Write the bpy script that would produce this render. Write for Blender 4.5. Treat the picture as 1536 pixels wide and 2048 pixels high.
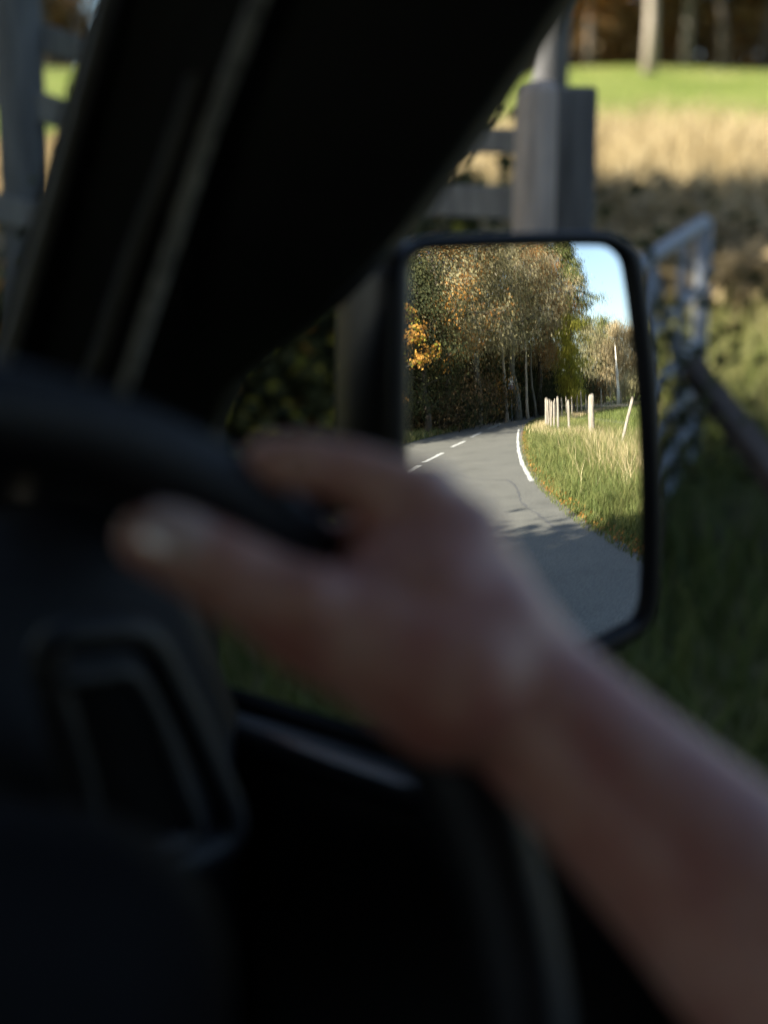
import bpy, bmesh, math, random
import numpy as np
from mathutils import Vector, Matrix
from math import sin, cos, tan, pi, radians, hypot, sqrt, atan2

for o in list(bpy.data.objects):
    bpy.data.objects.remove(o)
SC = bpy.context.scene
COL = SC.collection

# ------------------------------------------------------------------ camera
CAM_Z = 1.6
PITCH = radians(11.0)
cam_d = bpy.data.cameras.new('camera')
cam = bpy.data.objects.new('camera', cam_d)
COL.objects.link(cam)
cam.location = (0, 0, CAM_Z)
cam.rotation_euler = (radians(90) - PITCH, 0, 0)
cam_d.sensor_fit = 'VERTICAL'
cam_d.sensor_height = 36
cam_d.sensor_width = 27
cam_d.lens = 50
cam_d.clip_start = 0.03
cam_d.clip_end = 1500
cam_d.dof.use_dof = True
cam_d.dof.focus_distance = 1.27
cam_d.dof.aperture_fstop = 3.1
SC.camera = cam

# ------------------------------------------------------------------ sky, sun, exposure
SUN_EL = radians(33)
SUN_AZ = radians(-98)          # measured from +Y towards +X
world = bpy.data.worlds.new('World')
SC.world = world
world.use_nodes = True
wn = world.node_tree
bg = wn.nodes['Background']
sky = wn.nodes.new('ShaderNodeTexSky')
sky.sky_type = 'NISHITA'
sky.sun_disc = False
sky.sun_elevation = SUN_EL
sky.sun_rotation = SUN_AZ
sky.air_density = 1.0
sky.dust_density = 1.0
sky.ozone_density = 1.0
wn.links.new(sky.outputs[0], bg.inputs[0])
bg.inputs[1].default_value = 0.058
sun_d = bpy.data.lights.new('sun', 'SUN')
sun_d.energy = 5.0
sun_d.angle = radians(0.53)
sun_d.color = (1.0, 0.925, 0.80)
sun = bpy.data.objects.new('sun', sun_d)
COL.objects.link(sun)
SUNV = Vector((sin(SUN_AZ) * cos(SUN_EL), cos(SUN_AZ) * cos(SUN_EL), sin(SUN_EL)))
sun.rotation_euler = (-SUNV).to_track_quat('-Z', 'Y').to_euler()
sun.location = SUNV * 60
vs = SC.view_settings
vs.view_transform = 'Standard'
vs.look = 'None'
vs.exposure = 2.0
vs.gamma = 1.0
vs.use_curve_mapping = False
SC.render.engine = 'CYCLES'
SC.cycles.use_denoising = True
SC.cycles.use_adaptive_sampling = False
SC.cycles.max_bounces = 8
SC.cycles.diffuse_bounces = 4
SC.cycles.glossy_bounces = 4
SC.cycles.transparent_max_bounces = 8
SC.cycles.transmission_bounces = 4
SC.cycles.sample_clamp_indirect = 6

# ------------------------------------------------------------------ frames of reference
F = 2048 * 50 / 36.0
def view(px, py, depth):
    """point that far in front of the camera, for a spot of the 1536 x 2048 photograph"""
    u = (px - 768) / F
    v = (1024 - py) / F
    return Vector((u, cos(PITCH) + v * sin(PITCH), -sin(PITCH) + v * cos(PITCH))) * depth + Vector((0, 0, CAM_Z))
YAW = radians(49)
RT = Vector((cos(YAW), sin(YAW), 0))
FW = Vector((-sin(YAW), cos(YAW), 0))
def to_car(w):
    return Vector((w.dot(RT), w.dot(FW), w.z))
def car_lat(px, py, lat):
    """car-frame point on the plane lat metres to the right of the driver's camera"""
    d = view(px, py, 1) - Vector((0, 0, CAM_Z))
    return to_car(d * (lat / d.dot(RT)) + Vector((0, 0, CAM_Z)))
def car_fwd(px, py, f):
    d = view(px, py, 1) - Vector((0, 0, CAM_Z))
    return to_car(d * (f / d.dot(FW)) + Vector((0, 0, CAM_Z)))
MIR = Vector((0.0749, 0.7430, 1.4916))
def back(az, dist, z=0.0):
    """place behind the van, by compass angle and distance from the door mirror"""
    a = radians(az)
    return Vector((MIR.x + sin(a) * dist, MIR.y - cos(a) * dist, z))

def smooth(a, b, x):
    t = np.clip((x - a) / (b - a), 0, 1)
    return t * t * (3 - 2 * t)
def height(x, y):
    x = np.asarray(x, float)
    y = np.asarray(y, float)
    k = 1.2
    up = k * np.log1p(np.exp(np.clip((y - 2.3) / k, -40, 40)))
    up = np.minimum(up, 62 + 0.25 * np.maximum(up - 62, 0))
    h = 0.15 * up
    h = h + 0.05 * smooth(3.5, 9, y) * (np.sin(x * 0.9 + y * 0.5) + np.sin(y * 1.1 - x * 0.4)) * 0.8
    h = h - 0.002
    return h
def hz(x, y):
    return float(height(x, y))

# ------------------------------------------------------------------ helpers
def tag(o, label, cat=None, group=None, kind=None):
    if label: o['label'] = label
    if cat: o['category'] = cat
    if group: o['group'] = group
    if kind: o['kind'] = kind
    return o
def empty(name, loc=(0, 0, 0), rz=0.0):
    o = bpy.data.objects.new(name, None)
    o.empty_display_size = 0.2
    COL.objects.link(o)
    o.location = loc
    o.rotation_euler = (0, 0, rz)
    return o
def link(name, me, mat, parent=None, smooth_=True):
    if mat is not None:
        me.materials.append(mat)
    if smooth_:
        me.polygons.foreach_set('use_smooth', [True] * len(me.polygons))
    o = bpy.data.objects.new(name, me)
    COL.objects.link(o)
    if parent is not None:
        o.parent = parent
    return o
class MB:
    def __init__(self):
        self.v = []
        self.f = []
    def add(self, vs_, fs):
        n = len(self.v)
        self.v += [tuple(p) for p in vs_]
        self.f += [tuple(i + n for i in f) for f in fs]
        return self
    def box(self, c, s, rot=None, taper=1.0):
        c = Vector(c)
        vs_ = []
        for z in (-1, 1):
            k = taper if z > 0 else 1.0
            for x, y in ((-1, -1), (1, -1), (1, 1), (-1, 1)):
                p = Vector((x * s[0] / 2 * k, y * s[1] / 2 * k, z * s[2] / 2))
                if rot is not None: p = rot @ p
                vs_.append(c + p)
        return self.add(vs_, [(3, 2, 1, 0), (4, 5, 6, 7), (0, 1, 5, 4), (1, 2, 6, 5), (2, 3, 7, 6), (3, 0, 4, 7)])
    def bar(self, a, b, w, h, up=(0, 0, 1)):
        a = Vector(a); b = Vector(b)
        d = b - a
        L = d.length
        d.normalize()
        u = Vector(up)
        s = d.cross(u)
        if s.length < 1e-5: s = d.cross(Vector((1, 0, 0)))
        s.normalize()
        u = s.cross(d)
        rot = Matrix((s, d, u)).transposed()
        return self.box((a + b) / 2, (w, L, h), rot)
    def tube(self, pts, rad, n=8, cap=True, closed=False):
        pts = [Vector(p) for p in pts]
        if not hasattr(rad, '__len__'): rad = [rad] * len(pts)
        base = len(self.v)
        N = len(pts)
        ref = None
        for i, p in enumerate(pts):
            if closed:
                t = pts[(i + 1) % N] - pts[i - 1]
            else:
                t = pts[min(i + 1, N - 1)] - pts[max(i - 1, 0)]
            t.normalize()
            if ref is None:
                ref = Vector((0, 0, 1)) if abs(t.z) < 0.9 else Vector((1, 0, 0))
            s = t.cross(ref)
            if s.length < 1e-6: s = t.cross(Vector((0.3, 1, 0.2)))
            s.normalize()
            u = s.cross(t)
            ref = u
            for k in range(n):
                a = 2 * pi * k / n
                q = p + (s * cos(a) + u * sin(a)) * rad[i]
                self.v.append((q.x, q.y, q.z))
        for i in range(N if closed else N - 1):
            j = (i + 1) % N
            for k in range(n):
                k2 = (k + 1) % n
                self.f.append((base + i * n + k, base + j * n + k, base + j * n + k2, base + i * n + k2))
        if cap and not closed:
            self.f.append(tuple(base + k for k in range(n)))
            self.f.append(tuple(base + (N - 1) * n + k for k in reversed(range(n))))
        return self
    def loft(self, rings, closed=True, cap0=False, cap1=False):
        base = len(self.v)
        n = len(rings[0])
        for r in rings:
            self.v += [tuple(p) for p in r]
        for i in range(len(rings) - 1):
            for k in range(n if closed else n - 1):
                k2 = (k + 1) % n
                self.f.append((base + i * n + k, base + i * n + k2, base + (i + 1) * n + k2, base + (i + 1) * n + k))
        if cap0: self.f.append(tuple(base + k for k in reversed(range(n))))
        if cap1: self.f.append(tuple(base + (len(rings) - 1) * n + k for k in range(n)))
        return self
    def mesh(self, name):
        me = bpy.data.meshes.new(name)
        me.from_pydata(self.v, [], self.f)
        me.validate()
        bm = bmesh.new()
        bm.from_mesh(me)
        bmesh.ops.recalc_face_normals(bm, faces=bm.faces)
        bm.to_mesh(me)
        bm.free()
        return me
    def build(self, name, mat, parent=None, smooth_=False, bevel=0.0, seg=2):
        o = link(name, self.mesh(name), mat, parent, smooth_)
        if bevel:
            m = o.modifiers.new('bevel', 'BEVEL')
            m.width = bevel
            m.segments = seg
            m.limit_method = 'ANGLE'
        return o

# ------------------------------------------------------------------ materials
def nodes(name):
    m = bpy.data.materials.new(name)
    m.use_nodes = True
    nt = m.node_tree
    b = nt.nodes['Principled BSDF']
    return m, nt, b
def N(nt, typ, **kw):
    n = nt.nodes.new(typ)
    for k, v in kw.items():
        setattr(n, k, v)
    return n
def noise(nt, scale, detail=4, rough=0.55, vec=None):
    n = N(nt, 'ShaderNodeTexNoise')
    n.inputs['Scale'].default_value = scale
    n.inputs['Detail'].default_value = detail
    n.inputs['Roughness'].default_value = rough
    if vec is not None: nt.links.new(vec, n.inputs['Vector'])
    return n
def ramp(nt, fac, stops):
    r = N(nt, 'ShaderNodeValToRGB')
    el = r.color_ramp.elements
    while len(el) < len(stops): el.new(0.5)
    for e, (p, c) in zip(el, stops):
        e.position = p
        e.color = (*c, 1)
    nt.links.new(fac, r.inputs[0])
    return r
def mixc(nt, fac, a, b, mode='MIX'):
    m = N(nt, 'ShaderNodeMix', data_type='RGBA', blend_type=mode)
    for sock, val in ((m.inputs[0], fac), (m.inputs[6], a), (m.inputs[7], b)):
        if isinstance(val, (int, float)): sock.default_value = val
        elif isinstance(val, tuple): sock.default_value = (*val, 1)
        else: nt.links.new(val, sock)
    return m.outputs[2]
def bump(nt, b, fac, strength, dist=0.02):
    n = N(nt, 'ShaderNodeBump')
    n.inputs['Strength'].default_value = strength
    n.inputs['Distance'].default_value = dist
    nt.links.new(fac, n.inputs['Height'])
    nt.links.new(n.outputs[0], b.inputs['Normal'])
def mat_plain(name, c1, c2, scale=8, rough=0.5, bmp=0.1, bscale=None, spec=0.5, metal=0.0, obj=True, stretch=None):
    m, nt, b = nodes(name)
    tc = N(nt, 'ShaderNodeTexCoord')
    vec = tc.outputs['Object'] if obj else N(nt, 'ShaderNodeNewGeometry').outputs['Position']
    if stretch:
        mp = N(nt, 'ShaderNodeMapping')
        mp.inputs['Scale'].default_value = stretch
        nt.links.new(vec, mp.inputs['Vector'])
        vec = mp.outputs[0]
    nz = noise(nt, scale, vec=vec)
    r = ramp(nt, nz.outputs[0], [(0.3, c1), (0.7, c2)])
    nt.links.new(r.outputs[0], b.inputs['Base Color'])
    b.inputs['Roughness'].default_value = rough
    b.inputs['Specular IOR Level'].default_value = spec
    b.inputs['Metallic'].default_value = metal
    if bmp:
        n2 = noise(nt, bscale or scale * 4, vec=vec)
        bump(nt, b, n2.outputs[0], bmp, 0.01)
    return m
def mat_leaf(name, stops, transl=0.35, rough=0.55):
    m, nt, b = nodes(name)
    at = N(nt, 'ShaderNodeAttribute', attribute_name='tint')
    r = ramp(nt, at.outputs['Fac'], stops)
    nt.links.new(r.outputs[0], b.inputs['Base Color'])
    b.inputs['Roughness'].default_value = rough
    b.inputs['Specular IOR Level'].default_value = 0.15
    tr = N(nt, 'ShaderNodeBsdfTranslucent')
    nt.links.new(r.outputs[0], tr.inputs[0])
    mx = N(nt, 'ShaderNodeMixShader')
    mx.inputs[0].default_value = transl
    nt.links.new(b.outputs[0], mx.inputs[1])
    nt.links.new(tr.outputs[0], mx.inputs[2])
    nt.links.new(mx.outputs[0], nt.nodes['Material Output'].inputs[0])
    return m
M = {}
M['black_plastic'] = mat_plain('black_plastic', (0.006, 0.006, 0.0065), (0.01, 0.01, 0.0105), 30, 0.6, 0.15, 260, 0.25)
M['gloss_black'] = mat_plain('gloss_black', (0.008, 0.008, 0.009), (0.011, 0.011, 0.012), 20, 0.22, 0.02, 60, 0.5)
M['mirror_plastic'] = mat_plain('mirror_plastic', (0.005, 0.006, 0.008), (0.009, 0.010, 0.013), 25, 0.45, 0.03, 200, 0.3)
M['trim_grey'] = mat_plain('trim_grey', (0.10, 0.095, 0.088), (0.15, 0.14, 0.125), 60, 0.7, 0.3, 300, 0.3)
M['trim_dark'] = mat_plain('trim_dark', (0.045, 0.042, 0.038), (0.07, 0.066, 0.06), 60, 0.7, 0.3, 300, 0.3)
M['frit_strip'] = mat_plain('frit_strip', (0.08, 0.08, 0.076), (0.30, 0.29, 0.27), 120, 0.6, 0.4, 240, 0.4)
M['dash'] = mat_plain('dash', (0.005, 0.0053, 0.006), (0.009, 0.0093, 0.01), 40, 0.65, 0.2, 300, 0.22)
M['leather'] = mat_plain('leather', (0.004, 0.0045, 0.006), (0.008, 0.0085, 0.011), 40, 0.5, 0.2, 350, 0.3)
M['grey_trim'] = mat_plain('grey_trim', (0.010, 0.012, 0.015), (0.016, 0.018, 0.022), 30, 0.55, 0.05, 200, 0.3)
M['door_top'] = mat_plain('door_top', (0.02, 0.022, 0.026), (0.03, 0.032, 0.036), 40, 0.32, 0.08, 300, 0.5)
M['pad'] = mat_plain('pad', (0.0035, 0.004, 0.0055), (0.006, 0.0065, 0.0085), 40, 0.7, 0.2, 350, 0.15)
M['fabric'] = mat_plain('fabric', (0.02, 0.02, 0.024), (0.04, 0.04, 0.045), 60, 0.9, 0.3, 400, 0.1)
M['paint'] = mat_plain('paint', (0.03, 0.045, 0.08), (0.035, 0.05, 0.09), 3, 0.25, 0.0, spec=0.5)
M['rubber'] = mat_plain('rubber', (0.007, 0.007, 0.007), (0.012, 0.012, 0.012), 20, 0.85, 0.1, spec=0.15)
M['steel'] = mat_plain('steel', (0.45, 0.46, 0.47), (0.6, 0.6, 0.6), 10, 0.4, 0.05, metal=1.0)
M['galv'] = mat_plain('galv', (0.17, 0.19, 0.22), (0.27, 0.295, 0.325), 14, 0.7, 0.1, 60, 0.5)
M['old_wood'] = mat_plain('old_wood', (0.09, 0.09, 0.092), (0.19, 0.185, 0.18), 9, 0.9, 0.5, 30, 0.2, stretch=(4, 4, 0.5))
M['pale_wood'] = mat_plain('pale_wood', (0.15, 0.128, 0.10), (0.34, 0.30, 0.245), 8, 0.9, 0.6, 30, 0.2, stretch=(4, 4, 0.6))
M['brown_wood'] = mat_plain('brown_wood', (0.045, 0.036, 0.029), (0.09, 0.07, 0.056), 8, 0.9, 0.5, 30, 0.2, stretch=(4, 4, 0.6))
M['bark'] = mat_plain('bark', (0.05, 0.042, 0.033), (0.12, 0.10, 0.08), 5, 0.95, 0.8, 18, 0.15, stretch=(3, 3, 0.7))
M['bark_grey'] = mat_plain('bark_grey', (0.085, 0.078, 0.06), (0.19, 0.175, 0.14), 4, 0.9, 0.6, 14, 0.2, stretch=(3, 3, 0.7))
M['bark_pale'] = mat_plain('bark_pale', (0.50, 0.46, 0.39), (0.72, 0.68, 0.60), 3, 0.85, 0.5, 12, 0.2, stretch=(3, 3, 0.8))
M['beech'] = mat_plain('beech', (0.22, 0.19, 0.145), (0.36, 0.31, 0.245), 3, 0.85, 0.5, 12, 0.2, stretch=(3, 3, 0.8))
M['sunlit_wood'] = mat_plain('sunlit_wood', (0.22, 0.18, 0.155), (0.42, 0.35, 0.30), 9, 0.9, 0.5, 30, 0.2, stretch=(4, 4, 0.5))  # dappled sun painted in as a paler, warmer timber colour
M['shade_wood'] = mat_plain('shade_wood', (0.07, 0.07, 0.072), (0.13, 0.13, 0.13), 9, 0.9, 0.5, 30, 0.2, stretch=(4, 4, 0.5))  # darker copy of the fence timber, shade painted into its colour
M['twig'] = mat_plain('twig', (0.19, 0.165, 0.11), (0.36, 0.315, 0.21), 2, 0.9, 0.0, spec=0.15)
M['wire'] = mat_plain('wire', (0.2, 0.2, 0.2), (0.3, 0.3, 0.3), 10, 0.5, 0.0, metal=0.6)
M['white_paint'] = mat_plain('white_paint', (0.30, 0.30, 0.28), (0.55, 0.545, 0.51), 6, 0.75, 0.2, 90, 0.3, obj=False)
M['sign_white'] = mat_plain('sign_white', (0.7, 0.72, 0.75), (0.8, 0.8, 0.82), 6, 0.5, 0.0)
M['sign_blue'] = mat_plain('sign_blue', (0.05, 0.14, 0.42), (0.06, 0.16, 0.46), 6, 0.5, 0.0)
M['denim'] = mat_plain('denim', (0.02, 0.028, 0.05), (0.035, 0.045, 0.075), 60, 0.9, 0.3, 500, 0.1)
M['shirt'] = mat_plain('shirt', (0.03, 0.03, 0.034), (0.05, 0.05, 0.055), 40, 0.9, 0.3, 400, 0.1)
M['hair'] = mat_plain('hair', (0.03, 0.02, 0.013), (0.07, 0.045, 0.028), 30, 0.6, 0.4, 200, 0.3, stretch=(3, 3, 0.3))
M['eye'] = mat_plain('eye', (0.6, 0.58, 0.55), (0.7, 0.68, 0.65), 5, 0.2, 0.0)
M['nail'] = mat_plain('nail', (0.55, 0.40, 0.36), (0.62, 0.46, 0.42), 20, 0.16, 0.0, spec=0.9)
# skin
m, nt, b = nodes('skin')
nz = noise(nt, 26, 3)
r = ramp(nt, nz.outputs[0], [(0.32, (0.36, 0.14, 0.115)), (0.5, (0.43, 0.215, 0.175)), (0.68, (0.51, 0.30, 0.245))])
nt.links.new(r.outputs[0], b.inputs['Base Color'])
b.inputs['Roughness'].default_value = 0.45
b.inputs['Subsurface Weight'].default_value = 0.15
b.inputs['Subsurface Radius'].default_value = (0.02, 0.008, 0.004)
b.inputs['Subsurface Scale'].default_value = 0.3
bump(nt, b, noise(nt, 420).outputs[0], 0.12, 0.002)
M['skin'] = m
# mirror glass
m, nt, b = nodes('mirror_silver')
b.inputs['Base Color'].default_value = (0.86, 0.885, 0.88, 1)
b.inputs['Metallic'].default_value = 1.0
b.inputs['Roughness'].default_value = 0.0
M['mirror'] = m
# clear windscreen: thin pane, passes most light straight through and mirrors a little at grazing angles
m, nt, b = nodes('clear_glass')
nt.nodes.remove(b)
tr = N(nt, 'ShaderNodeBsdfTransparent')
tr.inputs[0].default_value = (0.90, 0.94, 0.93, 1)
gl = N(nt, 'ShaderNodeBsdfGlossy')
gl.inputs['Roughness'].default_value = 0.01
fr = N(nt, 'ShaderNodeFresnel')
fr.inputs[0].default_value = 1.45
mx = N(nt, 'ShaderNodeMixShader')
nt.links.new(fr.outputs[0], mx.inputs[0])
nt.links.new(tr.outputs[0], mx.inputs[1])
nt.links.new(gl.outputs[0], mx.inputs[2])
nt.links.new(mx.outputs[0], nt.nodes['Material Output'].inputs[0])
M['glass'] = m
# asphalt
m, nt, b = nodes('asphalt')
pos = N(nt, 'ShaderNodeNewGeometry').outputs['Position']
n1 = noise(nt, 0.7, 8, 0.68, pos)
n2 = noise(nt, 38, 4, 0.75, pos)
r1 = ramp(nt, n1.outputs[0], [(0.3, (0.082, 0.079, 0.067)), (0.45, (0.110, 0.107, 0.092)), (0.55, (0.115, 0.111, 0.095)), (0.72, (0.146, 0.141, 0.122))])
r2 = ramp(nt, n2.outputs[0], [(0.3, (0.45, 0.45, 0.45)), (0.7, (1.5, 1.5, 1.47))])
c = mixc(nt, 0.75, r1.outputs[0], r2.outputs[0], 'MULTIPLY')
nt.links.new(c, b.inputs['Base Color'])
b.inputs['Roughness'].default_value = 0.75
b.inputs['Specular IOR Level'].default_value = 0.4
bump(nt, b, n2.outputs[0], 0.5, 0.01)
M['asphalt'] = m
M['tar'] = mat_plain('tar', (0.066, 0.065, 0.062), (0.092, 0.09, 0.086), 5, 0.6, 0.2, 80, 0.4, obj=False)
# ground: colour of what grows there and painted near shade, held in the 'dry' (0 green .. 1 straw) and 'soil' attributes
m, nt, b = nodes('meadow')
pos = N(nt, 'ShaderNodeNewGeometry').outputs['Position']
a1 = N(nt, 'ShaderNodeAttribute', attribute_name='dry').outputs['Fac']
a2 = N(nt, 'ShaderNodeAttribute', attribute_name='soil').outputs['Fac']
nA = noise(nt, 0.45, 5, 0.6, pos)
nB = noise(nt, 6.0, 5, 0.65, pos)
green = ramp(nt, nA.outputs[0], [(0.3, (0.095, 0.135, 0.026)), (0.5, (0.16, 0.20, 0.042)), (0.72, (0.25, 0.26, 0.085))]).outputs[0]
straw = ramp(nt, nB.outputs[0], [(0.25, (0.17, 0.11, 0.05)), (0.5, (0.33, 0.225, 0.10)), (0.75, (0.48, 0.36, 0.19))]).outputs[0]
soil = ramp(nt, nB.outputs[0], [(0.3, (0.055, 0.04, 0.028)), (0.7, (0.16, 0.12, 0.085))]).outputs[0]
ad = N(nt, 'ShaderNodeMath', operation='MULTIPLY_ADD')
nt.links.new(nA.outputs[0], ad.inputs[0]); ad.inputs[1].default_value = 1.3
sub = N(nt, 'ShaderNodeMath', operation='MULTIPLY_ADD')
nt.links.new(a1, sub.inputs[0]); sub.inputs[1].default_value = 1.5; sub.inputs[2].default_value = -0.95
nt.links.new(sub.outputs[0], ad.inputs[2])
cl = N(nt, 'ShaderNodeClamp')
nt.links.new(ad.outputs[0], cl.inputs[0])
c = mixc(nt, cl.outputs[0], green, straw)
c = mixc(nt, a2, c, soil)
var = ramp(nt, nB.outputs[0], [(0.25, (0.62, 0.62, 0.62)), (0.75, (1.25, 1.25, 1.25))]).outputs[0]
c = mixc(nt, 0.7, c, var, 'MULTIPLY')
nt.links.new(c, b.inputs['Base Color'])
b.inputs['Roughness'].default_value = 0.95
b.inputs['Specular IOR Level'].default_value = 0.1
bump(nt, b, noise(nt, 14, 5, 0.7, pos).outputs[0], 0.8, 0.15)
M['meadow'] = m
# foliage
M['leaf_orange'] = mat_leaf('leaf_orange', [(0.0, (0.16, 0.07, 0.02)), (0.4, (0.36, 0.15, 0.035)), (0.75, (0.50, 0.24, 0.05)), (1.0, (0.40, 0.28, 0.11))])
M['leaf_gold'] = mat_leaf('leaf_gold', [(0.0, (0.13, 0.07, 0.018)), (0.45, (0.36, 0.165, 0.03)), (1.0, (0.50, 0.28, 0.06))])
M['leaf_olive'] = mat_leaf('leaf_olive', [(0.0, (0.10, 0.097, 0.05)), (0.5, (0.26, 0.228, 0.115)), (1.0, (0.44, 0.385, 0.215))])
M['leaf_brown'] = mat_leaf('leaf_brown', [(0.0, (0.06, 0.042, 0.022)), (0.5, (0.15, 0.10, 0.05)), (1.0, (0.28, 0.19, 0.09))])
M['leaf_tan'] = mat_leaf('leaf_tan', [(0.0, (0.16, 0.125, 0.065)), (0.5, (0.34, 0.26, 0.14)), (1.0, (0.50, 0.40, 0.23))])
M['leaf_dark'] = mat_leaf('leaf_dark', [(0.0, (0.022, 0.026, 0.012)), (0.5, (0.045, 0.052, 0.02)), (1.0, (0.09, 0.088, 0.036))], 0.2, 0.85)
M['leaf_ivy'] = mat_leaf('leaf_ivy', [(0.0, (0.03, 0.042, 0.014)), (0.5, (0.085, 0.098, 0.03)), (1.0, (0.19, 0.185, 0.06))], 0.25, 0.8)
M['leaf_yellowgreen'] = mat_leaf('leaf_yellowgreen', [(0.0, (0.13, 0.14, 0.02)), (0.5, (0.30, 0.28, 0.04)), (1.0, (0.46, 0.38, 0.07))])
M['leaf_green'] = mat_leaf('leaf_green', [(0.0, (0.05, 0.08, 0.02)), (0.5, (0.11, 0.15, 0.035)), (1.0, (0.20, 0.21, 0.06))])
M['grass_green'] = mat_leaf('grass_green', [(0.0, (0.06, 0.088, 0.022)), (0.5, (0.145, 0.158, 0.05)), (0.8, (0.25, 0.228, 0.088)), (1.0, (0.38, 0.31, 0.16))], 0.3)
M['grass_dry'] = mat_leaf('grass_dry', [(0.0, (0.22, 0.17, 0.08)), (0.5, (0.42, 0.33, 0.17)), (1.0, (0.60, 0.50, 0.30))], 0.3)

# ------------------------------------------------------------------ ground
def axis(lo, hi, near, fine, grow):
    out = [0.0]
    s = fine
    x = 0.0
    while x < hi:
        x += s
        if x > near: s *= grow
        out.append(x)
    neg = []
    s = fine
    x = 0.0
    while x > lo:
        x -= s
        if x < -near: s *= grow
        neg.append(x)
    return np.array(neg[::-1] + out)
gx = axis(-500, 600, 26, 0.6, 1.10)
gy = axis(-600, 500, 26, 0.6, 1.10)
X, Y = np.meshgrid(gx, gy)
Z = height(X, Y)
nv = X.size
me = bpy.data.meshes.new('ground')
vv = np.stack([X, Y, Z], -1).reshape(-1, 3)
nx, ny = len(gx), len(gy)
ii = np.arange(nx * ny).reshape(ny, nx)
quads = np.stack([ii[:-1, :-1], ii[:-1, 1:], ii[1:, 1:], ii[1:, :-1]], -1).reshape(-1, 4)
def np_mesh(me, v, f):
    k = f.shape[1]
    me.vertices.add(len(v))
    me.vertices.foreach_set('co', v.astype(np.float32).ravel())
    me.loops.add(f.size)
    me.loops.foreach_set('vertex_index', f.astype(np.int32).ravel())
    me.polygons.add(len(f))
    me.polygons.foreach_set('loop_start', np.arange(0, f.size, k, dtype=np.int32))
    me.polygons.foreach_set('loop_total', np.full(len(f), k, dtype=np.int32))
    me.update(calc_edges=True)
def set_attr(me, name, a):
    at = me.attributes.new(name, 'FLOAT', 'POINT')
    at.data.foreach_set('value', np.asarray(a, np.float32).ravel())
np_mesh(me, vv, quads)
# what grows where: the slope ahead has a straw band of rough grass and a green pasture above it
YW = Y
Y = Y + smooth(9, 16, Y) * (1.3 * np.sin(X * 0.55 + 1.0) + 0.9 * np.sin(X * 1.3 + 0.3 * Y) + 0.5 * np.sin(X * 2.9))
ahead = smooth(2.5, 4.5, Y)
dry = ahead * (0.25 + 0.75 * smooth(8.6, 9.8, Y) * (1 - smooth(20, 24, Y))) * (1 - 0.9 * smooth(20, 25, Y))
dry = np.where(Y < 2.5, 0.05 + 0.5 * np.exp(-((Y + 0.46 * X - 1.2) / 3.0) ** 2) * (X > 10), dry)
soil_shade_a = smooth(49, 53, Y) + 0.8 * np.exp(-((Y - 5.6) / 0.5) ** 2) + 0.3 * smooth(8.8, 9.6, Y) * (1 - smooth(12.5, 14.5, Y))
wood_side = smooth(0, 2.0, -(Y + 0.30 * X + 12.5 + 0.0 * X))
soil_shade_a = soil_shade_a + 0.6 * smooth(2.0, 2.6, Y) * (1 - smooth(5.0, 6.2, Y))  # painted shade: near ground darkened as if under the trees
soil_shade_a = np.clip(np.where(Y < 0, soil_shade_a * 0, soil_shade_a), 0, 1)
set_attr(me, 'dry', np.clip(dry, 0, 1))
set_attr(me, 'soil', soil_shade_a)
ground = link('ground', me, M['meadow'])
tag(ground, 'rough grassy ground sloping up ahead of the van', kind='structure')

# ------------------------------------------------------------------ road
def catmull(P, n=8):
    P = [Vector((p[0], p[1], 0)) for p in P]
    P = [P[0] * 2 - P[1]] + P + [P[-1] * 2 - P[-2]]
    out = []
    for i in range(1, len(P) - 2):
        a, b_, c_, d = P[i - 1:i + 3]
        for k in range(n):
            t = k / n
            out.append(0.5 * ((2 * b_) + (c_ - a) * t + (2 * a - 5 * b_ + 4 * c_ - d) * t * t + (3 * b_ - a - 3 * c_ + d) * t ** 3))
    out.append(P[-2])
    return out
right_edge = catmull([(-90, -44), (-50, -27), (-22, -14), (-10, -5.6), (-4.5, 0.6), (1.5, 2.0), (4.6, 0.5), (6.14, -0.99), (6.64, -1.43), (7.5, -2.22), (9.32, -3.62), (11.09, -4.83), (14.38, -6.9), (18.76, -9.44), (26.86, -14.0), (37.16, -19.4), (45.2, -23.1), (53, -26.0), (62, -28.2), (75, -29.5), (100, -29)], 8)
left_edge = catmull([(-90, -52), (-50, -34), (-22, -20), (-10, -12.5), (-4.5, -10.6), (1.5, -9.8), (4.6, -9.9), (6.2, -10.4), (7.2, -10.8), (8.5, -11.4), (10.5, -12.4), (12.5, -13.4), (16, -15.1), (20.0, -17.2), (25.5, -19.7), (34.2, -23.2), (43.0, -26.6), (51, -30.2), (61, -33.2), (75, -35.0), (100, -35)], 8)
mb = MB()
for i in range(len(right_edge)):
    a, b_ = left_edge[i], right_edge[i]
    for k in range(9):
        p = a.lerp(b_, k / 8)
        mb.v.append((p.x, p.y, 0.012 + 0.02 * (1 - (2 * k / 8 - 1) ** 2)))
for i in range(len(right_edge) - 1):
    for k in range(8):
        mb.f.append((i * 9 + k, i * 9 + k + 1, (i + 1) * 9 + k + 1, (i + 1) * 9 + k))
me = mb.mesh('road')
road = link('road', me, M['asphalt'])
tag(road, 'grey tarmac country lane with hazard dashes curving behind the van', kind='structure')
def road_z(p):
    best = min(range(len(right_edge)), key=lambda i: min((right_edge[i] - p).length, (left_edge[i] - p).length))
    a, b_ = left_edge[best], right_edge[best]
    t = max(0, min(1, (p - a).dot(b_ - a) / (b_ - a).length_squared))
    return 0.012 + 0.02 * (1 - (2 * t - 1) ** 2)
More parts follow.
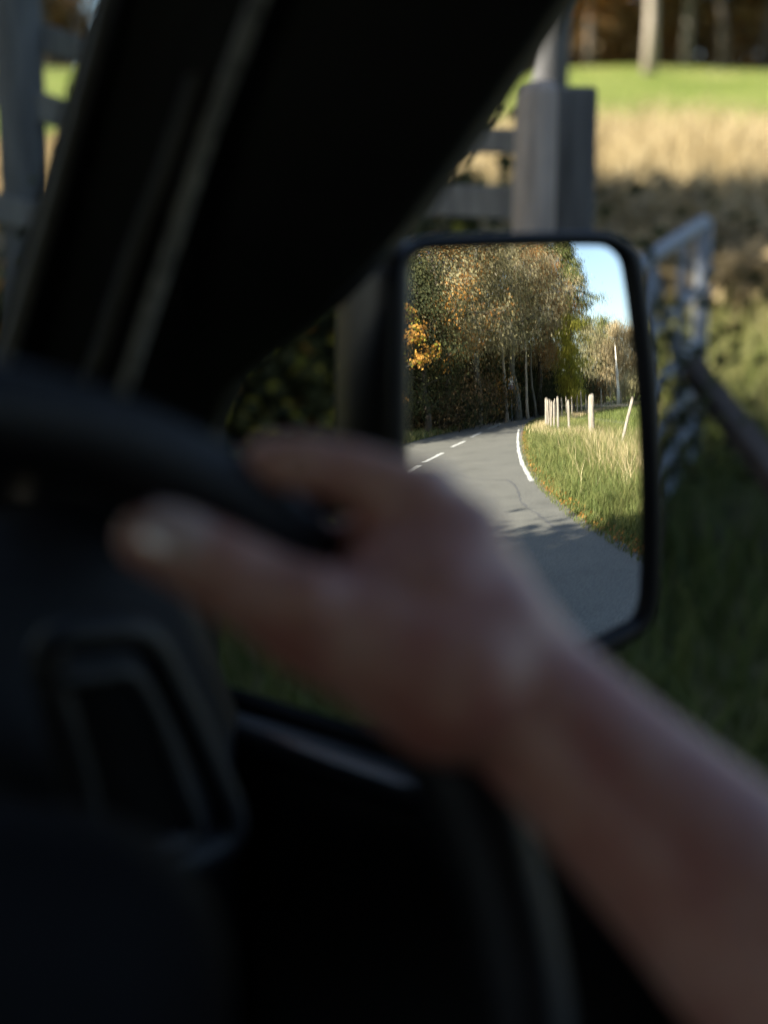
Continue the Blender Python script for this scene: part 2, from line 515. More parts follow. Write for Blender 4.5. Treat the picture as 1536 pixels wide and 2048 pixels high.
def ribbon(name, pts, w, mat, parent, lift=0.006, rough_edge=0.0, seed=1):
    rnd = random.Random(seed)
    m_ = MB()
    P = [Vector((p[0], p[1], 0)) for p in pts]
    for i, p in enumerate(P):
        t = (P[min(i + 1, len(P) - 1)] - P[max(i - 1, 0)]).normalized()
        s = Vector((-t.y, t.x, 0))
        z = road_z(p) + lift
        w1 = w / 2 + rnd.uniform(-1, 1) * rough_edge
        w2 = w / 2 + rnd.uniform(-1, 1) * rough_edge
        m_.v.append((p.x + s.x * w1, p.y + s.y * w1, z))
        m_.v.append((p.x - s.x * w2, p.y - s.y * w2, z))
    for i in range(len(P) - 1):
        m_.f.append((2 * i, 2 * i + 1, 2 * i + 3, 2 * i + 2))
    return m_.build(name, mat, parent)
dash_ends = [((11.4, -8.9), (14.0, -10.35)), ((14.79, -10.82), (17.96, -12.44)), ((20.48, -13.84), (23.61, -15.3)), ((26.27, -16.73), (30.32, -18.68)), ((33.93, -20.49), (39.74, -23.0)), ((43.5, -24.6), (48.0, -26.6))]
for k, (a, b_) in enumerate(dash_ends):
    a = Vector((*a, 0)); b_ = Vector((*b_, 0))
    ribbon('lane_dash', [a.lerp(b_, t / 10) for t in range(11)], 0.16, M['white_paint'], road, 0.007, 0.012, k)
wl = catmull([(11.35, -5.22), (14.75, -7.35), (20.3, -10.6), (27.0, -14.35), (31.5, -16.8)], 10)
ribbon('edge_line', wl, 0.11, M['white_paint'], road, 0.007, 0.015, 9)
crk = [(12.6, -8.6), (12.2, -7.8), (11.59, -6.85), (11.45, -6.2), (11.41, -5.88), (10.6, -5.2), (9.24, -4.34), (8.5, -3.8), (7.87, -3.22), (7.13, -2.59), (6.3, -1.9)]
ribbon('tar_seam', catmull(crk, 6), 0.035, M['tar'], road, 0.006, 0.02, 3)

# ------------------------------------------------------------------ vegetation builders
def tint_leaves(name, P, size, tint, mat, parent, rng, up=0.3, asp=0.7, hang=0.0, face=None):
    n = len(P)
    nrm = rng.normal(size=(n, 3))
    if face is not None:
        nrm = nrm * 0.55 + face * 1.2
    nrm[:, 2] += up
    nrm /= np.linalg.norm(nrm, axis=1, keepdims=True)
    t = rng.normal(size=(n, 3))
    t[:, 2] -= hang
    t -= nrm * (t * nrm).sum(1, keepdims=True)
    t /= np.linalg.norm(t, axis=1, keepdims=True) + 1e-9
    s = np.cross(nrm, t)
    sz = (size * rng.uniform(0.6, 1.3, n))[:, None]
    a = P - t * sz * 0.5
    c_ = P + t * sz * 0.5
    b_ = P + s * sz * asp * 0.5 + nrm * sz * 0.08
    d = P - s * sz * asp * 0.5 + nrm * sz * 0.08
    V = np.stack([a, b_, c_, d], 1).reshape(-1, 3)
    Fq = np.arange(4 * n).reshape(n, 4)
    me_ = bpy.data.meshes.new(name)
    np_mesh(me_, V, Fq)
    set_attr(me_, 'tint', np.repeat(np.clip(tint, 0, 1), 4))
    o_ = link(name, me_, mat, parent, False)
    if parent is not None: o_['kind'] = 'stuff'
    return o_

def tree(label, cat, base, h, tr, crown, leaf_mat, nleaf, lsize, seed, bark='bark', group=None, name='tree', limbs=16, lean=(0, 0),
         low=0.25, twigs=3, clump=0.6, tint_mid=0.5, accent=None, twig_mat=None, droop=0.1, hang=0.0, fill=0.25, asp=0.7):
    """crown: function s (0..1 up the tree) -> radius"""
    rnd = random.Random(seed)
    rng = np.random.default_rng(seed)
    root = empty(name, base)
    tag(root, label, cat, group)
    trunk = MB()
    tp = []
    ox = oy = 0.0
    K = 9
    for i in range(K + 1):
        s = i / K
        tp.append(Vector((lean[0] * h * s + ox, lean[1] * h * s + oy, h * 0.95 * s - 0.1)))
        ox += rnd.gauss(0, 0.012 * h)
        oy += rnd.gauss(0, 0.012 * h)
    def at(s):
        f = s * K
        i = min(int(f), K - 1)
        return tp[i].lerp(tp[i + 1], f - i)
    trunk.tube(tp, [tr * (1.25 if i == 0 else 1) * (1 - 0.88 * i / K) + 0.015 for i in range(K + 1)], 8)
    tw = MB()
    anchors = []
    for i in range(limbs):
        s = low + (0.96 - low) * (i + rnd.random()) / limbs
        R = crown(s)
        if R <= 0.05: continue
        az = i * 2.4 + rnd.uniform(-0.5, 0.5)
        o_ = at(s * 0.97)
        L = R * rnd.uniform(0.75, 1.1)
        upz = rnd.uniform(0.1, 0.6) * (1 - droop)
        d = Vector((cos(az), sin(az), upz)).normalized()
        pts = [o_]
        p = o_.copy()
        for k in range(5):
            d = (d + Vector((rnd.gauss(0, 0.13), rnd.gauss(0, 0.13), rnd.gauss(0, 0.1) - droop * 0.4))).normalized()
            p = p + d * (L / 5)
            pts.append(p.copy())
        r0 = max(0.02, tr * (1 - 0.8 * s) * 0.42)
        trunk.tube(pts, [r0 * (1 - 0.8 * k / 5) + 0.008 for k in range(6)], 5)
        for k in range(2, 6):
            anchors.append((pts[k], 0.5 + 0.5 * s))
        for k in range(twigs):
            q = pts[rnd.randint(2, 5)]
            dd = (d + Vector((rnd.gauss(0, 0.8), rnd.gauss(0, 0.8), rnd.gauss(0.1, 0.5)))).normalized()
            l2 = L * rnd.uniform(0.2, 0.45)
            q2 = q + dd * l2 * 0.5 + Vector((rnd.gauss(0, .08), rnd.gauss(0, .08), rnd.gauss(0, .08)))
            q3 = q2 + (dd + Vector((rnd.gauss(0, .4), rnd.gauss(0, .4), rnd.gauss(0, .4) - droop))).normalized() * l2 * 0.5
            tw.tube([q, q2, q3], [0.018, 0.013, 0.006], 3, cap=False)
            anchors.append((q2, s))
            anchors.append((q3, s))
            if twig_mat:
                for j in range(4):
                    e = (dd + Vector((rnd.gauss(0, .9), rnd.gauss(0, .9), rnd.gauss(0, .8)))).normalized() * l2 * rnd.uniform(0.3, 0.6)
                    st = q.lerp(q3, rnd.random())
                    md = st + e * 0.5 + Vector((rnd.gauss(0, .06), rnd.gauss(0, .06), rnd.gauss(0, .06)))
                    tw.tube([st, md, st + e], [0.016, 0.011, 0.006], 3, cap=False)
                    anchors.append((st + e, s))
    tk = trunk.build('trunk', M[bark], root, True)
    if tw.v:
        tw.build('twigs', M[twig_mat or bark], root, True)['kind'] = 'stuff'
    if nleaf and anchors:
        A = np.array([tuple(a[0]) for a in anchors])
        ct = np.clip(tint_mid + rng.normal(0, 0.24, len(A)), 0, 1)
        idx = rng.integers(0, len(A), nleaf)
        P = A[idx] + rng.normal(0, clump, (nleaf, 3)) * np.array([1, 1, 0.75])
        t = ct[idx] + rng.normal(0, 0.08, nleaf)
        nf = int(nleaf * fill)
        if nf:
            s = low + (0.98 - low) * rng.random(nf)
            rr = np.array([crown(q) for q in s]) * np.sqrt(rng.random(nf)) * 0.95
            a = rng.random(nf) * 2 * pi
            cx = np.array([tuple(at(min(q, 1) * 0.97)) for q in s])
            P[:nf] = cx + np.stack([rr * np.cos(a), rr * np.sin(a), rng.normal(0, 0.3, nf)], -1)
        keep = P[:, 2] > 0.25
        P = P[keep]; t = t[keep]
        cpt = np.array([tuple(at(min(1.0, max(0.0, q / h)))) for q in P[:, 2]])
        out = P - cpt
        out[:, 2] *= 0.3
        out /= np.linalg.norm(out, axis=1, keepdims=True) + 0.3
        loc = (P - A[idx][keep]) / clump * 0.6
        crown_o = tint_leaves('crown', P, lsize, t, M[leaf_mat], root, rng, up=0.45, hang=hang, asp=asp, face=out + loc)
        if accent:
            amat, frac = accent
            pick = rng.permutation(len(A))[:max(3, int(len(A) * frac))]
            n2 = int(nleaf * frac * 1.1)
            P2 = A[rng.choice(pick, n2)] + rng.normal(0, clump * 0.7, (n2, 3))
            tint_leaves('bright_leaves', P2, lsize, 0.5 + rng.normal(0, 0.25, n2), M[amat], root, rng, hang=hang)
    return root

def bush(label, cat, base, rx, ry, h, leaf_mat, nleaf, lsize, seed, group=None, name='bush', rz=0.0, tint_mid=0.5, accent=None, bark='bark', stems=9):
    rnd = random.Random(seed)
    rng = np.random.default_rng(seed)
    root = empty(name, base, rz)
    tag(root, label, cat, group)
    st = MB()
    A = []
    for i in range(stems):
        a = rnd.uniform(0, 2 * pi)
        q = sqrt(rnd.random())
        x, y = rx * q * cos(a), ry * q * sin(a)
        zt = h * (1 - 0.5 * q * q) * rnd.uniform(0.7, 1.05)
        p0 = Vector((x * 0.6, y * 0.6, -0.05))
        p1 = Vector((x * 0.85, y * 0.85, zt * 0.55))
        p2 = Vector((x * 1.05, y * 1.05, zt))
        st.tube([p0, p1, p2], [0.03, 0.02, 0.008], 4, cap=False)
        A += [p1, p1.lerp(p2, 0.5), p2]
        for k in range(3):
            A.append(p1.lerp(p2, rnd.random()) + Vector((rnd.gauss(0, rx * .2), rnd.gauss(0, ry * .2), rnd.gauss(0, h * .12))))
        A.append(p0.lerp(p1, rnd.uniform(0.3, 0.9)) + Vector((rnd.gauss(0, rx * .2), rnd.gauss(0, ry * .2), 0)))
    st.build('stems', M[bark], root, True)['kind'] = 'stuff'
    A = np.array([tuple(a) for a in A])
    ct = np.clip(tint_mid + rng.normal(0, 0.2, len(A)), 0, 1)
    idx = rng.integers(0, len(A), nleaf)
    cl_ = 0.10 * (rx + ry + h)
    P = A[idx] + np.clip(rng.normal(0, 1, (nleaf, 3)), -1.7, 1.7) * np.array([cl_, cl_, cl_ * 0.6])
    keep = P[:, 2] > 0.03
    tint_leaves('foliage', P[keep], lsize, (ct[idx] + rng.normal(0, 0.15, nleaf))[keep], M[leaf_mat], root, rng)
    if accent:
        amat, frac = accent
        n2 = int(nleaf * frac)
        pick = rng.permutation(len(A))[:max(2, int(len(A) * 0.25))]
        P2 = A[rng.choice(pick, n2)] + np.clip(rng.normal(0, 1, (n2, 3)), -1.7, 1.7) * cl_ * 0.7
        P2 = P2[P2[:, 2] > 0.03]
        tint_leaves('bright_leaves', P2, lsize, 0.5 + rng.normal(0, 0.25, len(P2)), M[amat], root, rng)
    return root

def blades(name, P, hgt, wid, tint, mat, label, rng, lean=0.35, cat='grass'):
    n = len(P)
    a = rng.random(n) * 2 * pi
    s = np.stack([np.cos(a), np.sin(a), np.zeros(n)], -1)
    d = rng.normal(0, lean, (n, 3))
    d[:, 2] = 1
    d2 = d + rng.normal(0, lean, (n, 3)) * np.array([1, 1, 0.2])
    H = hgt[:, None]
    W = wid[:, None]
    a0 = P - s * W
    a1 = P + s * W
    m0 = P + d * H * 0.55 - s * W * 0.7
    m1 = P + d * H * 0.55 + s * W * 0.7
    tp = P + d * H * 0.55 + d2 * H * 0.45
    V = np.stack([a0, a1, m1, m0, tp], 1).reshape(-1, 3)
    base = np.arange(n)[:, None] * 5
    tri = np.concatenate([base + np.array([0, 1, 2]), base + np.array([0, 2, 3]), base + np.array([3, 2, 4])])
    me_ = bpy.data.meshes.new(name)
    np_mesh(me_, V, tri)
    set_attr(me_, 'tint', np.repeat(np.clip(tint, 0, 1), 5))
    o = link(name, me_, M[mat], None, False)
    return tag(o, label, cat, kind='stuff')

# ------------------------------------------------------------------ grass (uncountable)
rng = np.random.default_rng(11)
RE = np.array([(p.x, p.y) for p in right_edge])
def along_edge(n, tlo, thi, omin, omax, power=1.6):
    """points to the field side of the lane's edge; t runs along the edge"""
    seg = np.cumsum(np.r_[0, np.hypot(*np.diff(RE, axis=0).T)])
    i0 = np.argmin(np.hypot(RE[:, 0] - tlo[0], RE[:, 1] - tlo[1]))
    i1 = np.argmin(np.hypot(RE[:, 0] - thi[0], RE[:, 1] - thi[1]))
    u = rng.random(n) ** power
    d = seg[i0] + (seg[i1] - seg[i0]) * u
    x = np.interp(d, seg, RE[:, 0]); y = np.interp(d, seg, RE[:, 1])
    dx = np.interp(d + 0.3, seg, RE[:, 0]) - x; dy = np.interp(d + 0.3, seg, RE[:, 1]) - y
    L = np.hypot(dx, dy) + 1e-9
    off = omin + (omax - omin) * rng.random(n)
    return np.stack([x - dy / L * off, y + dx / L * off], -1), off, u
def patch(x, y, sc=1.0, ph=0.0):
    return 0.5 + 0.25 * (np.sin(x * 1.3 * sc + ph) * np.cos(y * 1.7 * sc - ph) + np.sin(x * 0.6 * sc + y * 0.9 * sc + ph))
# verge
P2, off, u = along_edge(90000, (4.2, 0.9), (60, -27.8), -0.16, 3.2, 1.5)
pz = height(P2[:, 0], P2[:, 1])
hg = (0.05 + 0.47 * smooth(-0.15, 1.0, off)) * (1 - 0.72 * smooth(16, 30, P2[:, 0]) * (1 - 0.5 * smooth(1.2, 2.4, off))) * rng.uniform(0.5, 1.25, len(off)) * (0.6 + 0.8 * patch(P2[:, 0], P2[:, 1], 1.4))
tn = 0.25 + 0.45 * patch(P2[:, 0], P2[:, 1], 0.8, 2.0) + rng.normal(0, 0.16, len(off))
dist = np.hypot(P2[:, 0], P2[:, 1])
blades('verge_grass', np.c_[P2, pz], hg, 0.004 + 0.00045 * dist, tn, 'grass_green', 'long green grass on the verge between lane and wire fence', rng, lean=0.5)
# straw grass by the fence
fence_line = np.array([(9.6, -1.2), (12, -2.9), (14.45, -4.31), (18.74, -6.79), (22.34, -9.28), (25.23, -11.17), (28.86, -13.31), (32.5, -15.43), (40, -18.6), (52, -20.8), (70, -21.5)])
def along_fence(n, w, power=1.3):
    seg = np.cumsum(np.r_[0, np.hypot(*np.diff(fence_line, axis=0).T)])
    d = seg[-1] * rng.random(n) ** power
    x = np.interp(d, seg, fence_line[:, 0]); y = np.interp(d, seg, fence_line[:, 1])
    return np.stack([x + rng.normal(0, w * 0.5, n), y + rng.normal(0, w, n)], -1)
P2 = along_fence(22000, 0.5)
hg = rng.uniform(0.3, 0.68, len(P2)) * (1 - 0.6 * smooth(19, 26, P2[:, 0]))
dist = np.hypot(P2[:, 0], P2[:, 1])
blades('straw_grass', np.c_[P2, height(P2[:, 0], P2[:, 1])], hg, 0.003 + 0.0004 * dist, rng.uniform(0.2, 1, len(P2)), 'grass_dry', 'tall straw coloured grass along the wire fence behind the van', rng)
# short pasture beyond the fence
n = 26000
x = 11 + 70 * rng.random(n) ** 1.4
y = np.interp(x, fence_line[:, 0], fence_line[:, 1]) + 0.6 + (1.0 + 0.45 * (x - 9)) * rng.random(n)
keep = y < 1.2
P2 = np.stack([x, y], -1)[keep]
dist = np.hypot(P2[:, 0], P2[:, 1])
blades('pasture_grass', np.c_[P2, height(P2[:, 0], P2[:, 1])], rng.uniform(0.06, 0.16, len(P2)), 0.006 + 0.0009 * dist, 0.25 + rng.normal(0, 0.15, len(P2)), 'grass_green', 'short bright green pasture beyond the wire fence', rng)
# left bank under the wood
LE = np.array([(p.x, p.y) for p in left_edge])
k0 = np.argmin(abs(LE[:, 0] - 14)); k1 = np.argmin(abs(LE[:, 0] - 70))
n = 14000
d = k0 + (k1 - k0 - 1) * rng.random(n)
i_ = d.astype(int)
fr_ = d - i_
q = LE[i_] * (1 - fr_[:, None]) + LE[i_ + 1] * fr_[:, None]
dv = LE[i_ + 1] - LE[i_]
dv /= np.linalg.norm(dv, axis=1, keepdims=True)
off = rng.uniform(-0.15, 1.8, n)
P2 = q + np.stack([dv[:, 1], -dv[:, 0]], -1) * off[:, None]
dist = np.hypot(P2[:, 0], P2[:, 1])
blades('bank_grass', np.c_[P2, np.zeros(n)], rng.uniform(0.12, 0.5, n) * (0.5 + patch(P2[:, 0], P2[:, 1], 1.2)), 0.006 + 0.0006 * dist, 0.5 + 0.3 * patch(P2[:, 0], P2[:, 1]) + rng.normal(0, 0.2, n), 'grass_green', 'ragged grass on the bank below the wood across the lane', rng)
# near grass by the gateway, shade and sunlit strip painted into its tint
n = 26000
x = rng.uniform(-3.2, 4.5, n); y = 2.3 + 8 * rng.random(n) ** 1.3
keep = (y > 2.3 + 0.1 * np.sin(x * 3)) & (y < 9.2) & (np.abs(y - 5.6) > 0.45 * rng.random(n))
P2 = np.stack([x, y], -1)[keep]
blades('gateway_grass', np.c_[P2, height(P2[:, 0], P2[:, 1])], rng.uniform(0.08, 0.38, len(P2)) * (0.5 + patch(P2[:, 0], P2[:, 1], 1.0, 1.0)), np.full(len(P2), 0.007), 0.02 + 0.25 * patch(P2[:, 0], P2[:, 1], 1.1, 3.0) + 0.45 * (P2[:, 1] > 6.1) + rng.normal(0, 0.15, len(P2)), 'grass_green', 'rough shade-tinted grass around the gateway beside the van', rng)
n = 9000
y = 9.0 + 4.2 * rng.random(n); x = -0.1 * y + rng.random(n) * (0.45 * y + 2)
brk = tint_leaves('bracken', np.c_[x, y, height(x, y) + rng.random(n) * 0.45], 0.16, rng.random(n) * 0.7, M['leaf_tan'], None, rng, up=1.0, asp=0.5)
tag(brk, 'brown dead bracken in shade behind the open gate', 'bracken', kind='stuff')
# straw on the slope
n = 24000
y = 11.8 + 10.2 * rng.random(n); x = -0.1 * y + rng.random(n) * (0.45 * y + 2)
P2 = np.stack([x, y], -1)
blades('slope_straw', np.c_[P2, height(P2[:, 0], P2[:, 1])], rng.uniform(0.25, 0.8, n) * (0.4 + patch(x, y, 0.8, 1.0)), np.full(n, 0.014), rng.uniform(0, 1, n), 'grass_dry', 'band of tall dry grass on the sunlit slope ahead', rng)
# fallen leaves by the tarmac edge
P2, off, u = along_edge(1100, (6.0, -0.9), (30, -15.5), -0.10, 0.25, 1.6)
P3 = np.c_[P2, np.full(len(P2), 0.035) + rng.random(len(P2)) * 0.03]
lo = tint_leaves('fallen_leaves', P3, 0.045, rng.random(len(P2)) * 0.8, M['leaf_orange'], None, rng, up=3)
tag(lo, 'scattered orange fallen leaves along the tarmac edge', 'leaves', kind='stuff')

# ------------------------------------------------------------------ wire fence behind the van
wf = empty('wire_fence', (14.45, -4.31, 0))
tag(wf, 'weathered pale post and wire fence running along the verge in the mirror', 'fence')
posts = [(14.45, -4.31, 1.32, 0.045, (0.20, 0.28)), (18.74, -6.79, 1.46, 0.115, (-0.02, 0.0)), (22.34, -9.28, 1.33, 0.055, (0.0, -0.02)), (25.23, -11.17, 1.47, 0.06, (-0.03, 0.0)),
         (27.0, -12.25, 1.30, 0.05, (0.02, 0)), (28.86, -13.31, 1.31, 0.055, (0.0, 0.02)), (30.7, -14.4, 1.40, 0.05, (-0.02, 0)), (32.5, -15.43, 1.46, 0.09, (0.0, 0.0)),
         (35.2, -16.5, 1.35, 0.05, (.02, .0)), (38.0, -17.5, 1.35, 0.06, (0, .02)), (40.0, -18.2, 1.4, 0.05, (0, .03)), (44.0, -19.3, 1.4, 0.055, (-.02, .0)), (47.8, -20.0, 1.45, 0.06, (.02, .02)), (51.2, -20.55, 1.4, 0.06, (0, 0)), (42.0, -18.8, 1.35, 0.06, (.02, 0)), (46.0, -19.7, 1.35, 0.06, (0, 0)), (49.5, -20.3, 1.7, 0.08, (0, 0)), (53.0, -20.8, 1.4, 0.06, (.03, 0)), (56.5, -21.0, 1.7, 0.09, (0, 0)), (60, -21.3, 1.4, 0.07, (0, .02)), (64, -21.4, 1.4, 0.07, (0, 0))]
posts.sort()
ptop = []
for k, (x, y, h_, r_, ln) in enumerate(posts):
    mb = MB()
    rnd = random.Random(k)
    o_ = Vector((x - 14.45, y + 4.31, 0))
    tp_ = Vector((ln[0] * h_, ln[1] * h_, h_))
    ring = []
    for s in (-0.2, 0.0, 0.35, 0.7, 0.97, 1.0):
        ring.append(o_ + tp_ * s + Vector((rnd.gauss(0, .01), rnd.gauss(0, .01), 0)))
    mb.tube(ring, [r_ * 1.05, r_ * 1.05, r_, r_ * 0.97, r_ * 0.92, r_ * 0.7], 9)
    p_ = mb.build('post', M['pale_wood'], wf, True)
    if k == 0: p_['label'] = 'thin leaning grey stake'
    if k == 1: p_['label'] = 'thick straining post'
    ptop.append((o_, tp_))
for s in (0.35, 0.62, 0.9):
    mb = MB()
    pts = []
    for o_, tp_ in ptop:
        pts.append(o_ + tp_ * s * (1.3 / tp_.z))
    mb.tube(pts, 0.003, 4)
    mb.build('wire', M['wire'], wf, True)

# ------------------------------------------------------------------ small road sign across the lane
p = back(60.2, 52)
sg = empty('road_sign', p)
tag(sg, 'small white and blue sign on a post at the wood edge', 'sign')
MB().tube([(0, 0, -0.2), (0, 0, 2.6)], 0.035, 8).build('post', M['galv'], sg, True)
nrm = (Vector((MIR.x, MIR.y, 0)) - Vector((p.x, p.y, 0))).normalized()
rot = Matrix((Vector((-nrm.y, nrm.x, 0)), -nrm, Vector((0, 0, 1)))).transposed()
pl = MB().box(nrm * 0.05 + Vector((0, 0, 2.75)), (0.42, 0.02, 0.85), rot).build('plate', M['sign_white'], sg)
MB().box(nrm * 0.066 + Vector((0, 0, 2.48)), (0.36, 0.006, 0.26), rot).build('blue_panel', M['sign_blue'], pl)

# ------------------------------------------------------------------ the wood in the mirror
def dome(r, lo=0.3, pk=0.55):
    def f(s):
        if s < lo: return 0.0
        t = (s - lo) / (1 - lo)
        return r * max(0.0, (sin(pi * min(1, t * 0.92 + 0.12)) ** 0.7))
    return f
def cone(r, lo=0.1):
    def f(s):
        if s < lo: return 0.0
        return r * (1 - (s - lo) / (1 - lo)) ** 0.8 + 0.15
    return f
def column(r, lo=0.08):
    def f(s):
        if s < lo: return 0.0
        return r * (0.75 + 0.35 * sin(s * 17)) * (1 if s < 0.85 else (1 - s) / 0.15 + 0.05)
    return f
G = 'trees of the wood across the lane in the mirror'
tree('young maple with golden orange leaf sprays at the left edge of the mirror', 'tree', back(49.7, 30), 6.6, 0.10, dome(2.3, 0.3), 'leaf_gold', 1500, 0.15, 101, group=G, limbs=9, clump=0.22, fill=0.0, accent=('leaf_yellowgreen', 0.35), low=0.25)
tree('tall brown tree with orange crown top beside the golden maple', 'tree', back(53.6, 41), 17, 0.25, dome(4.0, 0.2), 'leaf_olive', 26000, 0.12, 102, group=G, limbs=26, accent=('leaf_orange', 0.4), twig_mat='twig', clump=0.5, low=0.3, twigs=5)
tree('dark holly green tree low in front of the orange topped tree', 'tree', back(52.3, 37), 10.5, 0.2, dome(2.9, 0.1), 'leaf_dark', 24000, 0.12, 103, group=G, limbs=22, low=0.15, accent=('leaf_gold', 0.05))
tree('olive brown larch hanging with fine twigs in mid wood', 'tree', back(57.0, 47), 19, 0.28, dome(4.2, 0.2), 'leaf_olive', 28000, 0.12, 104, group=G, limbs=34, twig_mat='twig', twigs=6, droop=0.3, hang=0.8, tint_mid=0.6, low=0.3, bark='bark_grey')
tree('large half bare tree with pale twigs spreading over the lane', 'tree', back(60.8, 53), 18, 0.32, dome(5.6, 0.22), 'leaf_olive', 22000, 0.12, 105, group=G, limbs=38, twigs=9, twig_mat='twig', droop=0.12, tint_mid=0.66, low=0.3, bark='bark_grey', clump=0.7, accent=('leaf_tan', 0.3))
tree('russet beech at the right of the wood above the bend', 'tree', back(63.2, 60), 16, 0.28, dome(4.2, 0.2), 'leaf_tan', 24000, 0.13, 106, group=G, limbs=30, twigs=5, twig_mat='twig', accent=('leaf_orange', 0.75), low=0.28)
tree('very tall ivy dark spruce standing against the sky', 'tree', back(65.5, 72), 27, 0.42, column(2.5, 0.3), 'leaf_ivy', 40000, 0.18, 107, group=G, limbs=46, droop=0.5, hang=1.2, clump=0.45, low=0.31, fill=0.1)
tree('second tall spruce half hidden behind the ivy dark one', 'tree', back(63.4, 76), 27, 0.42, column(3.0, 0.1), 'leaf_ivy', 26000, 0.2, 108, group=G, limbs=44, droop=0.5, hang=1.2, clump=0.5, low=0.12, tint_mid=0.4)
tree('slim yellow green tree at the end of the wood', 'tree', back(66.1, 56), 8.4, 0.14, column(1.75, 0.12), 'leaf_yellowgreen', 15000, 0.13, 109, group=G, limbs=26, clump=0.32, low=0.12)
tree('pale slender birch trunk near the road sign', 'tree', back(59.7, 49.5), 13, 0.14, dome(2.0, 0.6), 'leaf_olive', 2500, 0.14, 110, group=G, limbs=10, bark='beech', low=0.6)
tree('thin pale trunk right of the road sign with gold leaves', 'tree', back(61.7, 53), 12, 0.13, dome(1.8, 0.55), 'leaf_olive', 2500, 0.14, 111, group=G, limbs=10, bark='beech', low=0.55, accent=('leaf_gold', 0.1))
tree('third pale thin trunk deeper in the wood', 'tree', back(62.5, 56), 12, 0.11, dome(1.6, 0.6), 'leaf_brown', 2500, 0.14, 112, group=G, limbs=9, bark='bark_grey', low=0.6)
# the wood goes on to the left, outside the mirror, and shades its own foot
for k, (x_, y_, h_, lab) in enumerate([(11.0, -22.5, 16, 'tall tree of the wood nearest the van'), (18.5, -24.0, 17, 'tall tree of the wood just outside the mirror'), (24.0, -29.5, 18, 'tall tree of the wood behind the golden maple'), (12.5, -27.0, 18, 'tall tree deep in the wood left of the mirror')]):
    tree(lab, 'tree', (x_, y_, 0), h_, 0.3, dome(4.2, 0.1), 'leaf_brown', 7000, 0.32, 120 + k, group=G, limbs=24, low=0.14, clump=0.9, fill=0.5)
# back row closes the wood
for k, (az, d_, h_, lm, lab) in enumerate([
        (47.5, 44, 20, 'leaf_brown', 'dim brown tree at the far left of the wood'),
        (51.0, 52, 22, 'leaf_olive', 'tall olive tree behind the golden maple'),
        (54.8, 57, 22, 'leaf_brown', 'tall brown tree in the second row of the wood'),
        (58.6, 62, 23, 'leaf_olive', 'tall dull green tree behind the larch'),
        (61.9, 68, 23, 'leaf_brown', 'tall brown tree behind the half bare tree')]):
    tree(lab, 'tree', back(az, d_), h_, 0.3, dome(5.0, 0.12), lm, 22000, 0.2, 130 + k, group=G, limbs=26, low=0.15, clump=0.9, fill=0.4, accent=('leaf_orange', 0.12))
GB = 'undergrowth below the wood in the mirror'
for k, (az, d_, rx, h_, lm, lab, acc) in enumerate([
        (48.6, 35, 3.0, 3.4, 'leaf_dark', 'dark bramble thicket under the golden maple', None),
        (51.2, 35.5, 2.6, 3.2, 'leaf_brown', 'brown scrub on the bank left of the dark holly', None),
        (53.6, 38.5, 2.6, 3.6, 'leaf_dark', 'dark scrub on the bank below the orange topped tree', ('leaf_brown', 0.2)),
        (55.8, 43, 2.8, 3.8, 'leaf_brown', 'brown thicket below the larch', None),
        (57.9, 46.5, 2.4, 3.2, 'leaf_dark', 'dark thicket with gold leaves left of the birch', ('leaf_gold', 0.22)),
        (60.0, 55, 3.0, 4.0, 'leaf_dark', 'dark thicket behind the road sign', None),
        (62.0, 58, 3.0, 4.2, 'leaf_dark', 'dark thicket at the inside of the bend', ('leaf_brown', 0.15)),
        (63.9, 63, 3.2, 4.4, 'leaf_dark', 'shadowy thicket where the lane disappears', None),
        (65.6, 70, 3.2, 4.0, 'leaf_dark', 'dark evergreen scrub under the tall spruce', None)]):
    bush(lab, 'bush', back(az, d_ + 4.0), rx, rx, h_, lm, 6000, 0.16, 160 + k, group=GB, accent=acc, stems=12, tint_mid=0.35)
for k, (az, d_, r_, h_, lab) in enumerate([
        (47.8, 50, 4.5, 6.5, 'deep in the wood left of the mirror edge'), (51.6, 54, 4.5, 7.0, 'deep in the wood behind the golden maple'),
        (55.2, 60, 4.8, 7.5, 'deep in the wood behind the larch'), (58.4, 66, 4.8, 7.5, 'deep in the wood behind the birch'),
        (61.2, 72, 4.8, 7.5, 'deep in the wood behind the half bare tree'), (63.6, 80, 4.5, 7.0, 'deep in the wood behind the beech')]):
    bush('tall dark evergreen thicket ' + lab, 'bush', back(az, d_), r_, r_, h_, 'leaf_dark', 7000, 0.36, 330 + k, group=GB, stems=16, tint_mid=0.35)
GR = 'trees beyond the pasture in the mirror'
for k, (az, d_, h_, r_, lm, lab, tm) in enumerate([
        (67.9, 98, 12.0, 4.2, 'leaf_olive', 'round green tree right of the tall spruce', 0.38),
        (69.2, 104, 13.0, 4.6, 'leaf_ivy', 'pointed green tree peeking over the hedge trees', 0.6),
        (70.6, 98, 11.0, 4.6, 'leaf_tan', 'fuzzy tan tree behind the dead white trunk', 0.5),
        (72.4, 100, 10.5, 4.6, 'leaf_tan', 'brown bare tree at the right edge of the mirror', 0.42),
        (74.6, 102, 11.0, 4.6, 'leaf_ivy', 'dark green tree outermost beyond the pasture', 0.4)]):
    tree(lab, 'tree', back(az, d_), h_, 0.25, dome(r_, 0.05), lm, 13000, 0.22, 180 + k, group=GR, limbs=30, twigs=4, twig_mat='twig' if 'tan' in lm else None, low=0.08, tint_mid=tm, clump=0.8, fill=0.35)
bush('russet bramble clump at the foot of the green trees', 'bush', back(67.6, 84), 2.6, 2.2, 3.0, 'leaf_orange', 2400, 0.22, 190, group='hedge clumps beyond the pasture', tint_mid=0.2)
